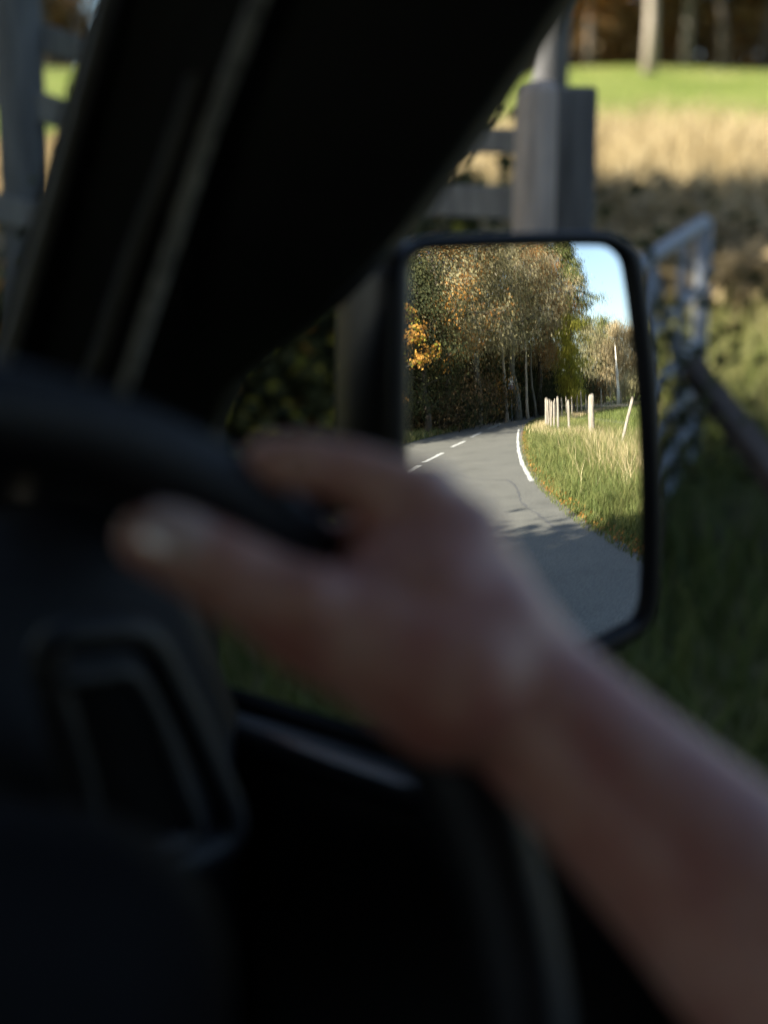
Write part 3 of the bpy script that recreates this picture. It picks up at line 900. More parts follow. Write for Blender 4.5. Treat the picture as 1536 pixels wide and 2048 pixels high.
bush('olive hedge clump left of the dead white trunk', 'bush', back(69.3, 86), 2.8, 2.2, 3.6, 'leaf_olive', 2600, 0.22, 191, group='hedge clumps beyond the pasture', tint_mid=0.5)
bush('brown hedge clump right of the dead white trunk', 'bush', back(72.0, 84), 3.2, 2.2, 3.2, 'leaf_olive', 2600, 0.22, 192, group='hedge clumps beyond the pasture', tint_mid=0.6)
p = back(70.6, 74)
dt = empty('dead_tree', p)
tag(dt, 'bleached dead tree trunk standing white at the pasture edge', 'tree')
mb = MB().tube([(0, 0, -0.2), (-0.1, 0.1, 1.4), (-0.25, 0.1, 2.8), (-0.1, 0, 4.2), (-0.15, 0, 5.9)], [0.26, 0.2, 0.19, 0.13, 0.05], 8)
mb.build('trunk', M['bark_pale'], dt, True)
MB().tube([(-0.2, 0.1, 2.3), (-0.45, 0.3, 2.9), (-0.5, 0.35, 3.6)], [0.12, 0.08, 0.03], 6).build('limb', M['bark_pale'], dt, True)
MB().tube([(-0.9, 0.2, -0.2), (-1.0, 0.3, 1.4), (-0.95, 0.3, 3.0)], [0.13, 0.1, 0.03], 6).build('limb', M['bark_pale'], dt, True)

# ------------------------------------------------------------------ trees that shade the van (left of the picture, towards the sun)
GS = 'roadside trees on the sun side of the van'
tree('broad leafy roadside tree shading the van', 'tree', (-9.2, -3.0, 0), 11.9, 0.32, dome(3.3, 0.38), 'leaf_green', 15000, 0.34, 201, group=GS, limbs=24, low=0.38, clump=0.8, fill=0.5)
tree('leafy roadside tree shading the gateway', 'tree', (-8.6, 2.2, hz(-8.6, 2.2)), 11.8, 0.3, dome(3.3, 0.36), 'leaf_green', 17000, 0.34, 202, group=GS, limbs=26, low=0.38, clump=0.6, fill=0.5)
tree('dense tree uphill from the gateway', 'tree', (-8.8, 10.6, hz(-8.8, 10.6)), 13.0, 0.3, dome(2.7, 0.12), 'leaf_green', 16000, 0.34, 203, group=GS, limbs=26, low=0.15, clump=0.5, fill=0.5)

# ------------------------------------------------------------------ wood at the top of the slope
GW = 'trees at the top of the slope'
for k, (px, dd, r_, bk, lab) in enumerate([
        (1299, 46, 0.18, 'beech', 'smooth pale beech trunk standing sunlit before the dark wood'),
        (1180, 51, 0.15, 'bark', 'dark trunk left of the pale beech'),
        (1372, 51, 0.17, 'bark_grey', 'greyish trunk just right of the pale beech'),
        (1450, 50, 0.15, 'bark', 'brown trunk at the top right of the slope'),
        (1525, 52, 0.16, 'bark', 'dark trunk at the far right of the slope'),
        (1050, 52, 0.3, 'bark', 'trunk hidden behind the tall pole'),
        (110, 52, 0.3, 'bark', 'trunk seen between the fence and the windscreen pillar'),
        (-60, 50, 0.3, 'bark', 'trunk left of the fence post at the picture edge')]):
    q = view(px, 120, 1) - Vector((0, 0, CAM_Z))
    x = q.x / q.y * dd
    tree(lab, 'tree', (x, dd, hz(x, dd)), 15, r_, dome(4.0, 0.2), 'leaf_orange' if k % 2 else 'leaf_brown', 3500, 0.4, 220 + k, bark=bk, group=GW, limbs=16, low=0.25 if k else 0.4, clump=0.9)
GU = 'dark undergrowth at the top of the slope'
for k in range(9):
    px = [1130, 1200, 1260, 1340, 1410, 1480, 1560, 110, 20][k]
    lab = ['behind the tall pole', 'left of the pale beech', 'touching the pale beech', 'right of the pale beech', 'below the brown trunk', 'between brown trunk and dark trunk', 'outermost right', 'seen left of the pillar', 'by the left picture edge'][k]
    q = view(px, 120, 1) - Vector((0, 0, CAM_Z))
    x = q.x / q.y * 54
    bush('dark brown thicket at the slope top ' + lab, 'bush', (x, 54, hz(x, 54) - 0.1), 1.7, 1.2, 4.2, 'leaf_brown', 1800, 0.3, 240 + k, group=GU, tint_mid=0.85, accent=('leaf_orange', 0.35))

# ------------------------------------------------------------------ gateway: posts, fence, gate, pole, loose rail
def wpost(name, label, x, y, top, w, mat, square=False, cat='post', seed=0, lean=(0, 0)):
    z0 = hz(x, y)
    t = empty(name, (x, y, z0))
    tag(t, label, cat)
    h_ = top - z0
    if square:
        o_ = MB().box((0, 0, h_ / 2 - 0.15), (w, w, h_ + 0.3)).build('shaft', mat, t, False, 0.012)
    else:
        rnd = random.Random(seed)
        pts = [Vector((lean[0] * h_ * s + rnd.gauss(0, .004), lean[1] * h_ * s + rnd.gauss(0, .004), h_ * s)) for s in (-0.15, 0.1, 0.35, 0.6, 0.85, 0.985, 1.0)]
        o_ = MB().tube(pts, [w / 2 * k for k in (1.04, 1.02, 1, 0.99, 0.97, 0.95, 0.86)], 14).build('shaft', mat, t, True)
    return t
v1 = view(1072, 170, 3.30)
wpost('gate_post', 'round weathered timber gate post with sunlight in its pale colour', v1.x, v1.y, v1.z, 0.105, M['sunlit_wood'], seed=1)
v2 = view(1148, 176, 3.50)
wpost('gate_post', 'square shade-dark timber gate post right of the round one', v2.x, v2.y, v2.z, 0.105, M['shade_wood'], True)
v3 = view(1102, 60, 7.5)
x3, y3 = v3.x, v3.y
wpost('telegraph_pole', 'tall grey pole rising behind the gate posts', x3, y3, hz(x3, y3) + 5.2, 0.20, M['shade_wood'], cat='pole', seed=3)
fz = empty('rail_fence', (0, 4.6, hz(0, 4.6)))
tag(fz, 'grey timber post and rail fence beyond the windscreen pillar', 'fence')
o0 = Vector((0, 4.6, hz(0, 4.6)))
def rel(px, py, dep): return view(px, py, dep) - o0
for (a, b_, hh) in [((-60, 20, 4.75), (470, 215, 4.6), 0.085), ((-60, 165, 4.75), (470, 345, 4.6), 0.095), ((-60, 400, 4.75), (470, 540, 4.6), 0.09),
                    ((445, 258, 4.55), (1062, 285, 3.62), 0.065), ((445, 381, 4.55), (1062, 408, 3.62), 0.085)]:
    MB().bar(rel(*a), rel(*b_), 0.035, hh).build('rail', M['old_wood'], fz, False, 0.006)
for px, py, dep, w in ((20, -260, 4.6, 0.17), (385, 110, 4.66, 0.13)):
    tpt = rel(px, py, dep)
    gz = hz(tpt.x + o0.x, tpt.y + o0.y) - o0.z
    MB().tube([(tpt.x, tpt.y, gz - 0.2), (tpt.x, tpt.y, gz + 0.5), (tpt.x, tpt.y, tpt.z - 0.02), (tpt.x, tpt.y, tpt.z)], [w / 2, w / 2, w / 2 * 0.95, w / 2 * 0.8], 12).build('post', M['shade_wood'], fz, True)
# gate: hinged at the posts, swung open up the slope
A0 = Vector((0.56, 4.2, 0)); A1 = Vector((1.38, 6.25, 0))
gt = empty('field_gate', (A0.x, A0.y, hz(A0.x, A0.y)))
tag(gt, 'galvanised tubular steel field gate swung open beside the mirror', 'gate')
g0 = Vector((A0.x, A0.y, hz(A0.x, A0.y)))
def gp(t, h_):
    q = A0.lerp(A1, t)
    zg = hz(A0.x, A0.y) * (1 - t) + hz(A1.x, A1.y) * t + 0.06
    return Vector((q.x, q.y, zg + h_)) - g0
MB().tube([gp(0.0, 0.0), gp(0, 1.03)], 0.028, 10).build('stile', M['galv'], gt, True)
MB().tube([gp(1.0, 0.0), gp(1, 1.03)], 0.034, 10).build('stile', M['galv'], gt, True)
MB().tube([gp(0.5, 0.0), gp(0.5, 1.03)], 0.018, 8).build('upright', M['galv'], gt, True)
for h_ in (0.03, 0.17, 0.33, 0.52, 0.74, 1.02):
    MB().tube([gp(0.0, h_), gp(1, h_)], 0.028 if h_ > 0.9 else 0.019, 8).build('bar', M['galv'], gt, True)
MB().tube([gp(0.78, 0.0), gp(0.78, 1.03)], 0.018, 8).build('upright', M['galv'], gt, True)
MB().tube([gp(0.0, 0.05), gp(0.5, 0.99)], 0.016, 8).build('brace', M['galv'], gt, True)
MB().tube([gp(1.0, 0.05), gp(0.5, 0.99)], 0.016, 8).build('brace', M['galv'], gt, True)
# leaning timber
a = view(1368, 712, 6.05); b_ = view(1590, 1010, 4.75)
lr = empty('loose_rail', (b_.x, b_.y, b_.z))
tag(lr, 'brown timber rail leaning from the open end of the gate to the ground', 'rail')
MB().bar(a - b_, Vector((0, 0, 0)) + (b_ - a).normalized() * 0.3, 0.09, 0.09).build('rail', M['brown_wood'], lr, False, 0.01)
# bushes between pillar and mirror
q = view(620, 800, 5.3)
bush('dark bramble bush with leaves coloured bright for highlights between pillar and mirror', 'bush', (q.x, q.y, hz(q.x, q.y)), 0.8, 0.7, 1.55, 'leaf_dark', 5200, 0.065, 301, group='brambles by the fence', accent=('leaf_yellowgreen', 0.22))  # bright accent leaves imitate blurred light spots in the dark foliage
q = view(430, 760, 5.5)
bush('low dark bramble left of the fence gap', 'bush', (q.x, q.y, hz(q.x, q.y)), 0.9, 0.7, 1.5, 'leaf_dark', 5000, 0.065, 302, group='brambles by the fence', accent=('leaf_gold', 0.2))
q = view(800, 760, 5.6)
bush('dark bramble hidden behind the mirror housing', 'bush', (q.x, q.y, hz(q.x, q.y)), 0.8, 0.7, 1.5, 'leaf_dark', 4500, 0.065, 303, group='brambles by the fence')

for k, (x_, y_, lab) in enumerate([(-3.6, 4.6, 'nearest the rail fence'), (-5.2, 5.4, 'second from the rail fence'), (-6.8, 6.2, 'third from the rail fence'), (-8.6, 6.6, 'farthest from the rail fence')]):
    bush('added unseen dark bush ahead of the van bonnet ' + lab, 'bush', (x_, y_, hz(x_, y_)), 1.15, 0.9, 2.1, 'leaf_dark', 3200, 0.09, 310 + k, group='added hedge ahead of the bonnet', tint_mid=0.3)  # out of view, added to darken the reflection on the mirror housing

# ------------------------------------------------------------------ the van
van = empty('van', (0, 0, 0), YAW)
tag(van, 'dark van seen from its driving seat with black trim around the open window', 'van')
CX = -0.33                       # centre line, to the left of the camera
def mirx(p): return Vector((2 * CX - p.x, p.y, p.z))
WLAT = 0.50
win_edge_px = [(1700, -930), (1560, -700), (1440, -500), (1330, -330), (1230, -170), (1110, 0), (960, 220), (800, 450), (640, 615), (525, 697), (440, 770), (398, 870), (388, 1000), (388, 1200), (388, 1420)]
scr_edge_px = [(500, -930), (420, -700), (358, -500), (300, -330), (245, -170), (186, 0), (130, 190), (72, 400), (20, 575), (-10, 690), (-40, 800), (-75, 930), (-110, 1050), (-150, 1200), (-220, 1420)]
WIN = [car_lat(px, py, WLAT) for px, py in win_edge_px]
SCR = [car_lat(px, py, 0.415) for px, py in scr_edge_px]
def pillar(mirror=False):
    mb_ = MB()
    rings = []
    nS = 26
    for a_, b_ in zip(SCR, WIN):
        r_ = []
        for k in range(nS + 1):
            s = k / nS
            p_ = a_.lerp(b_, s)
            dirc = Vector((-0.75, -0.6, 0.25)).normalized()
            p_ = p_ + dirc * (0.018 * sin(pi * s) + 0.004 * sin(s * 19) * (1 if 0.05 < s < 0.45 else 0))
            r_.append(mirx(p_) if mirror else p_)
        rings.append(r_)
    for r_ in rings:
        r_ += [p_ + Vector((0.03 if not mirror else -0.03, 0.012, 0)) for p_ in reversed(r_)]
    mb_.loft(rings, True, True, True)
    o_ = mb_.build('windscreen_pillar', M['black_plastic'], van, True)
    return o_
pr = pillar()
pl_ = pillar(True)
def on_pillar(s, j):
    j0 = int(min(j, len(SCR) - 2)); f_ = j - j0
    a_ = SCR[j0].lerp(SCR[j0 + 1], f_); b_ = WIN[j0].lerp(WIN[j0 + 1], f_)
    return a_.lerp(b_, s) + Vector((-0.75, -0.6, 0.25)).normalized() * (0.018 * sin(pi * s) + 0.006)
def lane_on_pillar(pxs, name, mat, w, dpt):
    pts = [car_lat(px, py, lat) for px, py, lat in pxs]
    return MB().tube(pts, w, 8).build(name, mat, pr, True)
def band(name, ln, lat, wpx, mat, thick=0.006):
    """flat raised band lying on the pillar, between two lines"""
    rings = []
    for px, py in ln:
        a_ = car_lat(px - wpx, py, lat); b_ = car_lat(px + wpx, py, lat)
        out = Vector((-0.7, -0.7, 0)).normalized()
        m_ = (a_ + b_) / 2
        rings.append([a_, m_ + out * thick, b_, m_ - out * 0.01])
    mb_ = MB().loft(rings, True, True, True)
    return mb_.build(name, mat, pr, True)
band('windscreen_seal', [(262, -170), (214, 0), (108, 400), (22, 690), (-5, 780)], 0.405, 18, M['trim_grey'], 0.010)
band('trim_ridge', [(395, 150), (335, 330), (262, 520), (205, 690), (160, 800)], 0.420, 22, M['trim_dark'])
band('dotted_trim', [(590, -170), (516, 0), (420, 250), (338, 500), (272, 700), (240, 800)], 0.424, 21, M['frit_strip'])
# door frame seal along the window opening
MB().tube([p_ + Vector((0.004, 0.006, 0)) for p_ in WIN[:-1]], 0.004, 8).build('door_seal', M['rubber'], van, True)
# windscreen
mb = MB()
cols = 12
rings = []
for p_ in SCR[:12]:
    q_ = mirx(p_)
    rings.append([p_.lerp(q_, k / cols) + Vector((0, 0.10 * sin(pi * k / cols), 0)) for k in range(cols + 1)])
mb.loft(rings, closed=False)
mb.build('windscreen', M['glass'], van, True)
# roof and rear shell
z_top = SCR[0].z
roof_z = 2.02
HW = 0.53 - CX
hdr = SCR[0]
mb = MB()
mb.loft([[(CX - HW + 0.06, hdr.y, hdr.z), (CX - HW + 0.03, hdr.y - 0.22, roof_z), (CX - HW + 0.03, -2.8, roof_z)],
         [(CX, hdr.y + 0.10, hdr.z), (CX, hdr.y - 0.18, roof_z + 0.04), (CX, -2.85, roof_z + 0.04)],
         [(CX + HW - 0.06, hdr.y, hdr.z), (CX + HW - 0.03, hdr.y - 0.22, roof_z), (CX + HW - 0.03, -2.8, roof_z)]], closed=False)
o_ = mb.build('roof', M['black_plastic'], van, True)
o_.modifiers.new('solid', 'SOLIDIFY').thickness = 0.04
SK = 0.525
def side(mirror):
    f_ = mirx if mirror else (lambda p: p)
    mb_ = MB()
    for (y0, y1, z0, z1) in ((-2.8, -0.55, 0.35, 2.0), (-0.55, 0.47, 0.35, 1.30), (-0.62, -0.45, 1.30, 2.0)):
        c_ = f_(Vector((SK - 0.02, (y0 + y1) / 2, (z0 + z1) / 2)))
        mb_.box(c_, (0.04, y1 - y0 - 0.002, z1 - z0 - 0.002))
    # fender
    c_ = f_(Vector((SK - 0.02, 0.95, 0.78)))
    mb_.box(c_, (0.04, 0.95, 0.86))
    return mb_.build('body_side', M['paint'], van, False, 0.008)
side(False); side(True)
MB().box((CX, -2.8, 1.18), (2 * HW - 0.1, 0.05, 1.66)).build('rear_door', M['paint'], van, False, 0.01)
MB().box((CX, -1.1, 1.25), (2 * HW - 0.1, 0.03, 1.5)).build('bulkhead', M['black_plastic'], van)
MB().box((CX, -0.65, 0.5), (2 * HW - 0.1, 4.2, 0.06)).build('floor_pan', M['black_plastic'], van)
mb = MB()
mb.loft([[(CX - HW + 0.05, 0.95, 1.17), (CX - HW + 0.08, 1.35, 1.08), (CX - HW + 0.15, 1.55, 0.9), (CX - HW + 0.15, 1.58, 0.4)],
         [(CX, 1.0, 1.20), (CX, 1.45, 1.12), (CX, 1.66, 0.92), (CX, 1.68, 0.4)],
         [(CX + HW - 0.05, 0.95, 1.17), (CX + HW - 0.08, 1.35, 1.08), (CX + HW - 0.15, 1.55, 0.9), (CX + HW - 0.15, 1.58, 0.4)]], closed=False)
o_ = mb.build('bonnet', M['paint'], van, True)
o_.modifiers.new('solid', 'SOLIDIFY').thickness = 0.02
for sx in (-1, 1):
    for y_ in (1.0, -2.0):
        c_ = Vector((CX + sx * (HW - 0.12), y_, 0.33))
        mb = MB()
        prof = [(0.20, -0.10), (0.29, -0.11), (0.325, -0.08), (0.33, 0), (0.325, 0.08), (0.29, 0.11), (0.20, 0.10)]
        rings = [[c_ + Vector((w_, r_ * cos(t * 2 * pi / 28), r_ * sin(t * 2 * pi / 28))) for t in range(28)] for r_, w_ in prof]
        mb.loft(rings, True)
        ty = mb.build('tyre', M['rubber'], van, True)
        mb = MB()
        rings = [[c_ + Vector((sx * w_, r_ * cos(t * 2 * pi / 28), r_ * sin(t * 2 * pi / 28))) for t in range(28)] for r_, w_ in ((0.205, 0.09), (0.18, 0.06), (0.06, 0.05), (0.05, 0.075), (0.01, 0.08))]
        mb.loft(rings, True, False, True)
        mb.build('rim', M['steel'], ty, True)
# driver's door, window wound down
def door_profile(f_):
    return [(0.515, 1.335), (0.500, 1.352), (0.486, 1.352), (0.470, 1.349), (0.461, 1.340), (0.457, 1.322), (0.452, 1.25), (0.44, 1.16), (0.40, 1.10), (0.385, 1.05), (0.40, 0.98), (0.44, 0.9), (0.45, 0.6), (0.50, 0.58)]
ys = [-0.55, -0.35, -0.1, 0.1, 0.25, 0.36, 0.46, 0.54, 0.62]
mb = MB()
mb.loft([[(l_, y_, z_) for l_, z_ in door_profile(y_)] for y_ in ys], True, True, True)
dr = mb.build('driver_door', M['black_plastic'], van, True)
sub = dr.modifiers.new('sub', 'SUBSURF'); sub.levels = 1; sub.render_levels = 2
mb = MB()
mb.loft([[(0.504, y_, 1.335), (0.499, y_, 1.354), (0.507, y_, 1.358), (0.516, y_, 1.352), (0.518, y_, 1.335)] for y_ in (-0.55, 0.585)], True, True, True)
mb.build('window_seal', M['rubber'], dr, True)
MB().tube([(0.470, y_, 1.349) for y_ in (-0.5, -0.2, 0.1, 0.3, 0.54)], 0.0085, 8).build('top_rail', M['door_top'], dr, True)
MB().tube([(0.40, -0.1, 1.06), (0.375, -0.06, 1.09), (0.372, 0.12, 1.10), (0.40, 0.17, 1.07)], 0.014, 8).build('grab_handle', M['black_plastic'], dr, True)
mb = MB()
mb.loft([[mirx(Vector((l_, y_, z_))) for l_, z_ in door_profile(y_)] for y_ in ys], True, True, True)
mb.build('passenger_door', M['door_top'], van, True)
# dash
dp = [(0.52, 0.62), (0.47, 0.95), (0.45, 1.20), (0.462, 1.36), (0.50, 1.43), (0.58, 1.462), (0.78, 1.46), (1.02, 1.40), (1.03, 0.6)]
mb = MB()
mb.loft([[(x_, y_ + bulge, z_) for y_, z_ in dp] for x_, bulge in ((2 * CX - 0.46, 0.06), (2 * CX - 0.2, 0.0), (CX, 0.02), (-0.05, 0.03), (0.0, 0.0), (0.38, 0.0), (0.44, 0.02), (0.475, 0.05))], True, True, True)
dash = mb.build('dashboard', M['dash'], van, True)
# instrument cowl in front of the wheel
mb = MB()
cow = []
for y_, k in ((0.47, 1.0), (0.52, 1.05), (0.62, 0.9)):
    cow.append([(0.10 + 0.17 * k * cos(t * pi / 12), y_ + 0.03 * sin(t * pi / 12), 1.40 + 0.10 * k * sin(t * pi / 12)) for t in range(13)])
mb.loft(cow, closed=False)
o_ = mb.build('instrument_cowl', M['dash'], dash, True)
o_.modifiers.new('solid', 'SOLIDIFY').thickness = 0.012
# corner air vent
def ring_tube(pxs, fdepth, r_, name, mat, parent):
    pts = [car_fwd(px, py, fdepth) for px, py in pxs]
    pts = [p_ for p_ in catmull3(pts)]
    return MB().tube(pts, r_, 8, closed=True).build(name, mat, parent, True)
def catmull3(P, n=4):
    out = []
    L_ = len(P)
    for i in range(L_):
        a_, b_, c_, d_ = P[i - 1], P[i], P[(i + 1) % L_], P[(i + 2) % L_]
        for k in range(n):
            t = k / n
            out.append(0.5 * ((2 * b_) + (c_ - a_) * t + (2 * a_ - 5 * b_ + 4 * c_ - d_) * t * t + (3 * b_ - a_ - 3 * c_ + d_) * t ** 3))
    return out
VF = 0.425
vent = ring_tube([(95, 1300), (190, 1268), (285, 1275), (345, 1370), (415, 1520), (462, 1650), (400, 1712), (300, 1740), (200, 1770), (165, 1650), (130, 1480)], VF, 0.007, 'air_vent', M['grey_trim'], dash)
ring_tube([(112, 1375), (190, 1355), (258, 1352), (310, 1440), (355, 1560), (388, 1668), (300, 1700), (205, 1725), (175, 1600), (145, 1480)], VF - 0.004, 0.0045, 'vent_frame', M['grey_trim'], vent)
rc_ = [car_fwd(px, py, VF + 0.02) for px, py in ((112, 1375), (258, 1352), (310, 1440), (388, 1668), (300, 1700), (205, 1725), (145, 1480))]
mb = MB().loft([rc_, [p_ + Vector((0, 0.012, 0)) for p_ in rc_]], True, True, True)
mb.build('recess', M['rubber'], vent)
# ------------------------------------------------------------------ steering wheel
WC = Vector((0.189, 0.282, 1.400))
WN = Vector((-0.062, -0.881, 0.469)).normalized()
WA = WN.cross(Vector((0, 0, 1))).normalized()          # across
WB = WA.cross(WN).normalized()
if WB.z < 0: WB = -WB
if WA.x < 0: WA = -WA
def wp(r_, a_, n_=0.0):
    return WC + (WA * cos(a_) + WB * sin(a_)) * r_ + WN * n_
RIM_R, RIM_r = 0.1735, 0.0162
rim = MB().tube([wp(RIM_R, 2 * pi * k / 72) for k in range(72)], RIM_r, 14, closed=True).build('steering_wheel', M['leather'], van, True)
def spoke(a_, w0, w1, name='spoke', mat='grey_trim'):
    rings = []
    for t in range(7):
        s = t / 6
        r_ = 0.055 + (RIM_R - 0.055) * s
        w_ = w0 + (w1 - w0) * s
        n_ = -0.03 * (1 - s)
        c_ = wp(r_, a_, n_)
        tv = (-WA * sin(a_) + WB * cos(a_))
        rings.append([c_ + tv * w_ + WN * 0.004, c_ + WN * 0.010, c_ - tv * w_ + WN * 0.004, c_ - tv * w_ * 0.8 - WN * 0.006, c_ + tv * w_ * 0.8 - WN * 0.006])
    return MB().loft(rings, True, True, True).build(name, M[mat], rim, True)
for a_ in (100, 215, 325):
    spoke(radians(a_), 0.022, 0.014)
rings = []
for r_, n_ in ((0.066, -0.05), (0.072, -0.035), (0.070, -0.016), (0.055, -0.004), (0.03, 0.002), (0.004, 0.004)):
    rings.append([wp(r_ * (1 + 0.08 * cos(3 * (k * 2 * pi / 36) - 0.6)), k * 2 * pi / 36, n_) for k in range(36)])
MB().loft(rings, True, True, True).build('airbag_pad', M['pad'], rim, True)
MB().tube([wp(0, 0, -0.03), wp(0, 0, -0.28)], 0.04, 14).build('column', M['black_plastic'], rim, True)
# ------------------------------------------------------------------ door mirror
NRM = Vector((0.4694251, -0.88162938, 0.04867959)).normalized()
T1 = Vector((0.88267584, 0.46998229, 0.0)).normalized()
T2 = NRM.cross(T1).normalized()
if T2.z < 0: T2 = -T2
MR = 1.30
outline = [(-66.8, 87.0), (-65.9, 93.1), (-62.5, 98.8), (-56.1, 101.4), (-41.8, 102.3), (-12.2, 103.2), (18.9, 103.9), (48.5, 104.1), (58.0, 102.8), (64.3, 98.5), (67.7, 90.4), (71.5, 63.4), (75.3, 30.6), (78.1, -8.3), (80.5, -48.0), (81.2, -79.7), (80.4, -95.7), (76.5, -104.0), (66.4, -107.8), (48.8, -112.6), (24.9, -115.5), (-14.4, -115.0), (-45.3, -111.9), (-60.2, -108.7), (-67.6, -102.9), (-70.7, -94.4), (-71.7, -75.5), (-71.9, -23.3), (-70.1, 37.4)]
OUT = [Vector((a_ / 1000, b_ / 1000, 0)) for a_, b_ in outline]
OUT = catmull3(OUT, 3)
def mloc(u_, v_, w_=None):
    """mirror frame to car frame; w_ None lies on the curved glass"""
    sag = sqrt(MR * MR - u_ * u_ - v_ * v_) - MR
    if w_ is None: w_ = 0.0
    return to_car(MIR + T1 * u_ + T2 * v_ + NRM * (sag + w_))
dm = empty('door_mirror', (0, 0, 0))
dm.parent = van
def inside(p_):
    c_ = False
    n_ = len(OUT)
    j_ = n_ - 1
    for i_ in range(n_):
        a_, b_ = OUT[i_], OUT[j_]
        if (a_.y > p_[1]) != (b_.y > p_[1]) and p_[0] < (b_.x - a_.x) * (p_[1] - a_.y) / (b_.y - a_.y) + a_.x:
            c_ = not c_
        j_ = i_
    return c_
# curved glass: rings shrinking to the centre so that the edge follows the outline
rings = []
for k in range(40):
    s = 1 - k / 40.0
    rings.append([mloc(p_.x * s, p_.y * s) for p_ in OUT])
mb = MB()
mb.loft(rings, True)
cidx = len(mb.v)
mb.v.append(tuple(mloc(0, 0)))
n_ = len(OUT)
for k in range(n_):
    mb.f.append((39 * n_ + k, 39 * n_ + (k + 1) % n_, cidx))
gl_me = mb.mesh('mirror_glass')
if Vector(gl_me.polygons[0].normal).dot(to_car(NRM)) < 0: gl_me.flip_normals()
glass = link('mirror_glass', gl_me, M['mirror'], dm, True)
#glass = (', M['mirror'], dm, True)
glass['label'] = 'convex mirror glass showing the sunlit lane'
gme = glass.data
# exact sphere normals keep the reflection smooth
cen_car = to_car(MIR - NRM * MR)
gme.update()
gme.normals_split_custom_set_from_vertices([tuple((Vector(v_.co) - cen_car).normalized()) for v_ in gme.vertices])
def offs(d_, f_=0.0):
    out_ = []
    for i_ in range(n_):
        a_, b_ = OUT[i_ - 1], OUT[(i_ + 1) % n_]
        t_ = (b_ - a_).normalized()
        nn = Vector((-t_.y, t_.x, 0))
        if nn.dot(OUT[i_]) < 0: nn = -nn
        k_ = 1.0
        if nn.y > 0.3: k_ = 1.0 - 0.45 * min(1, (nn.y - 0.3) / 0.5)
        out_.append(OUT[i_] + nn * (d_ * k_ if d_ > 0 else d_) - Vector((0, f_ * max(0, nn.y), 0)))
    return out_
rings = []
for d_, w_ in ((-0.001, -0.002), (-0.0005, 0.0015), (0.003, 0.005), (0.009, 0.006), (0.0125, 0.002), (0.0145, -0.01), (0.015, -0.03), (0.011, -0.055), (0.001, -0.078), (-0.018, -0.095), (-0.04, -0.104)):
    rings.append([mloc(p_.x, p_.y, w_) for p_ in offs(d_, max(0.0, -w_ - 0.005) * 0.45)])
mb = MB()
mb.loft(rings, True, False, True)
mb.build('housing', M['mirror_plastic'], dm, True)
a_ = mloc(-0.04, -0.105, -0.045)
b_ = Vector((0.528, a_.y - 0.05, 1.25))
mb = MB()
mb.loft([[p_ + Vector((0, dy, dz)) for dy, dz in ((-0.025, -0.03), (0.025, -0.03), (0.03, 0.0), (0.02, 0.03), (-0.02, 0.03), (-0.03, 0))] for p_ in (a_, a_.lerp(b_, 0.5) + Vector((0, 0, -0.02)), b_)], True, True, True)
mb.build('arm', M['mirror_plastic'], dm, True)
# ------------------------------------------------------------------ seats
def seat(cx, name):
    s_ = empty(name, (cx, -0.45, 0.5))
    s_.parent = van
    mb_ = MB()
    mb_.loft([[(x_ * k, y_, z_) for x_, z_ in ((-0.25, 0.05), (0.25, 0.05), (0.27, 0.25), (0.2, 0.30), (-0.2, 0.30), (-0.27, 0.25))] for y_, k in ((-0.2, 0.9), (-0.1, 1), (0.25, 1), (0.33, 0.9))], True, True, True)
    mb_.build('cushion', M['fabric'], s_, True)
    mb_ = MB()
    mb_.loft([[(x_ * k, -0.22 - 0.12 * t + y_, 0.28 + t * 0.72) for x_, y_ in ((-0.24, 0.09), (-0.15, 0.06), (0.15, 0.06), (0.24, 0.09), (0.22, -0.05), (-0.22, -0.05))] for t, k in ((0, 0.95), (0.3, 1.0), (0.8, 0.95), (1.0, 0.75))], True, True, True)
    mb_.build('backrest', M['fabric'], s_, True)
    mb_ = MB()
    mb_.loft([[(x_ * k, -0.38 + y_, 1.04 + t * 0.2) for x_, y_ in ((-0.13, 0.05), (0.13, 0.05), (0.14, -0.04), (-0.14, -0.04))] for t, k in ((0, 0.8), (0.3, 1.0), (0.8, 1), (1.0, 0.8))], True, True, True)
    mb_.build('headrest', M['fabric'], s_, True)
    return s_
seat(0.19, 'seat'); seat(2 * CX - 0.19, 'seat')

# ------------------------------------------------------------------ the driver
def capsule(mb_, a_, b_, r0, r1, n_=14):
    a_ = Vector(a_); b_ = Vector(b_)
    d_ = b_ - a_
    L_ = d_.length
    d_.normalize()
    s_ = d_.cross(Vector((0.31, 0.2, 0.9))).normalized()
    u_ = s_.cross(d_)
    rings_ = []
    for k in range(1, 6):
        t = -pi / 2 + k * (pi / 2) / 5
        rings_.append((a_ + d_ * r0 * sin(t), r0 * cos(t)))
    for k in range(0, 5):
        t = k * (pi / 2) / 5
        rings_.append((b_ + d_ * r1 * sin(t), r1 * cos(t)))
    base = len(mb_.v)
    mb_.v.append(tuple(a_ - d_ * r0))
    for c_, r_ in rings_:
        for k in range(n_):
            an = 2 * pi * k / n_
            mb_.v.append(tuple(c_ + (s_ * cos(an) + u_ * sin(an)) * r_))
    mb_.v.append(tuple(b_ + d_ * r1))
    e_ = len(mb_.v) - 1
    for k in range(n_):
        mb_.f.append((base, base + 1 + (k + 1) % n_, base + 1 + k))
    for i_ in range(len(rings_) - 1):
        for k in range(n_):
            k2 = (k + 1) % n_
            q_ = base + 1 + i_ * n_
            mb_.f.append((q_ + k, q_ + k2, q_ + n_ + k2, q_ + n_ + k))
    q_ = base + 1 + (len(rings_) - 1) * n_
    for k in range(n_):
        mb_.f.append((q_ + k, q_ + (k + 1) % n_, e_))
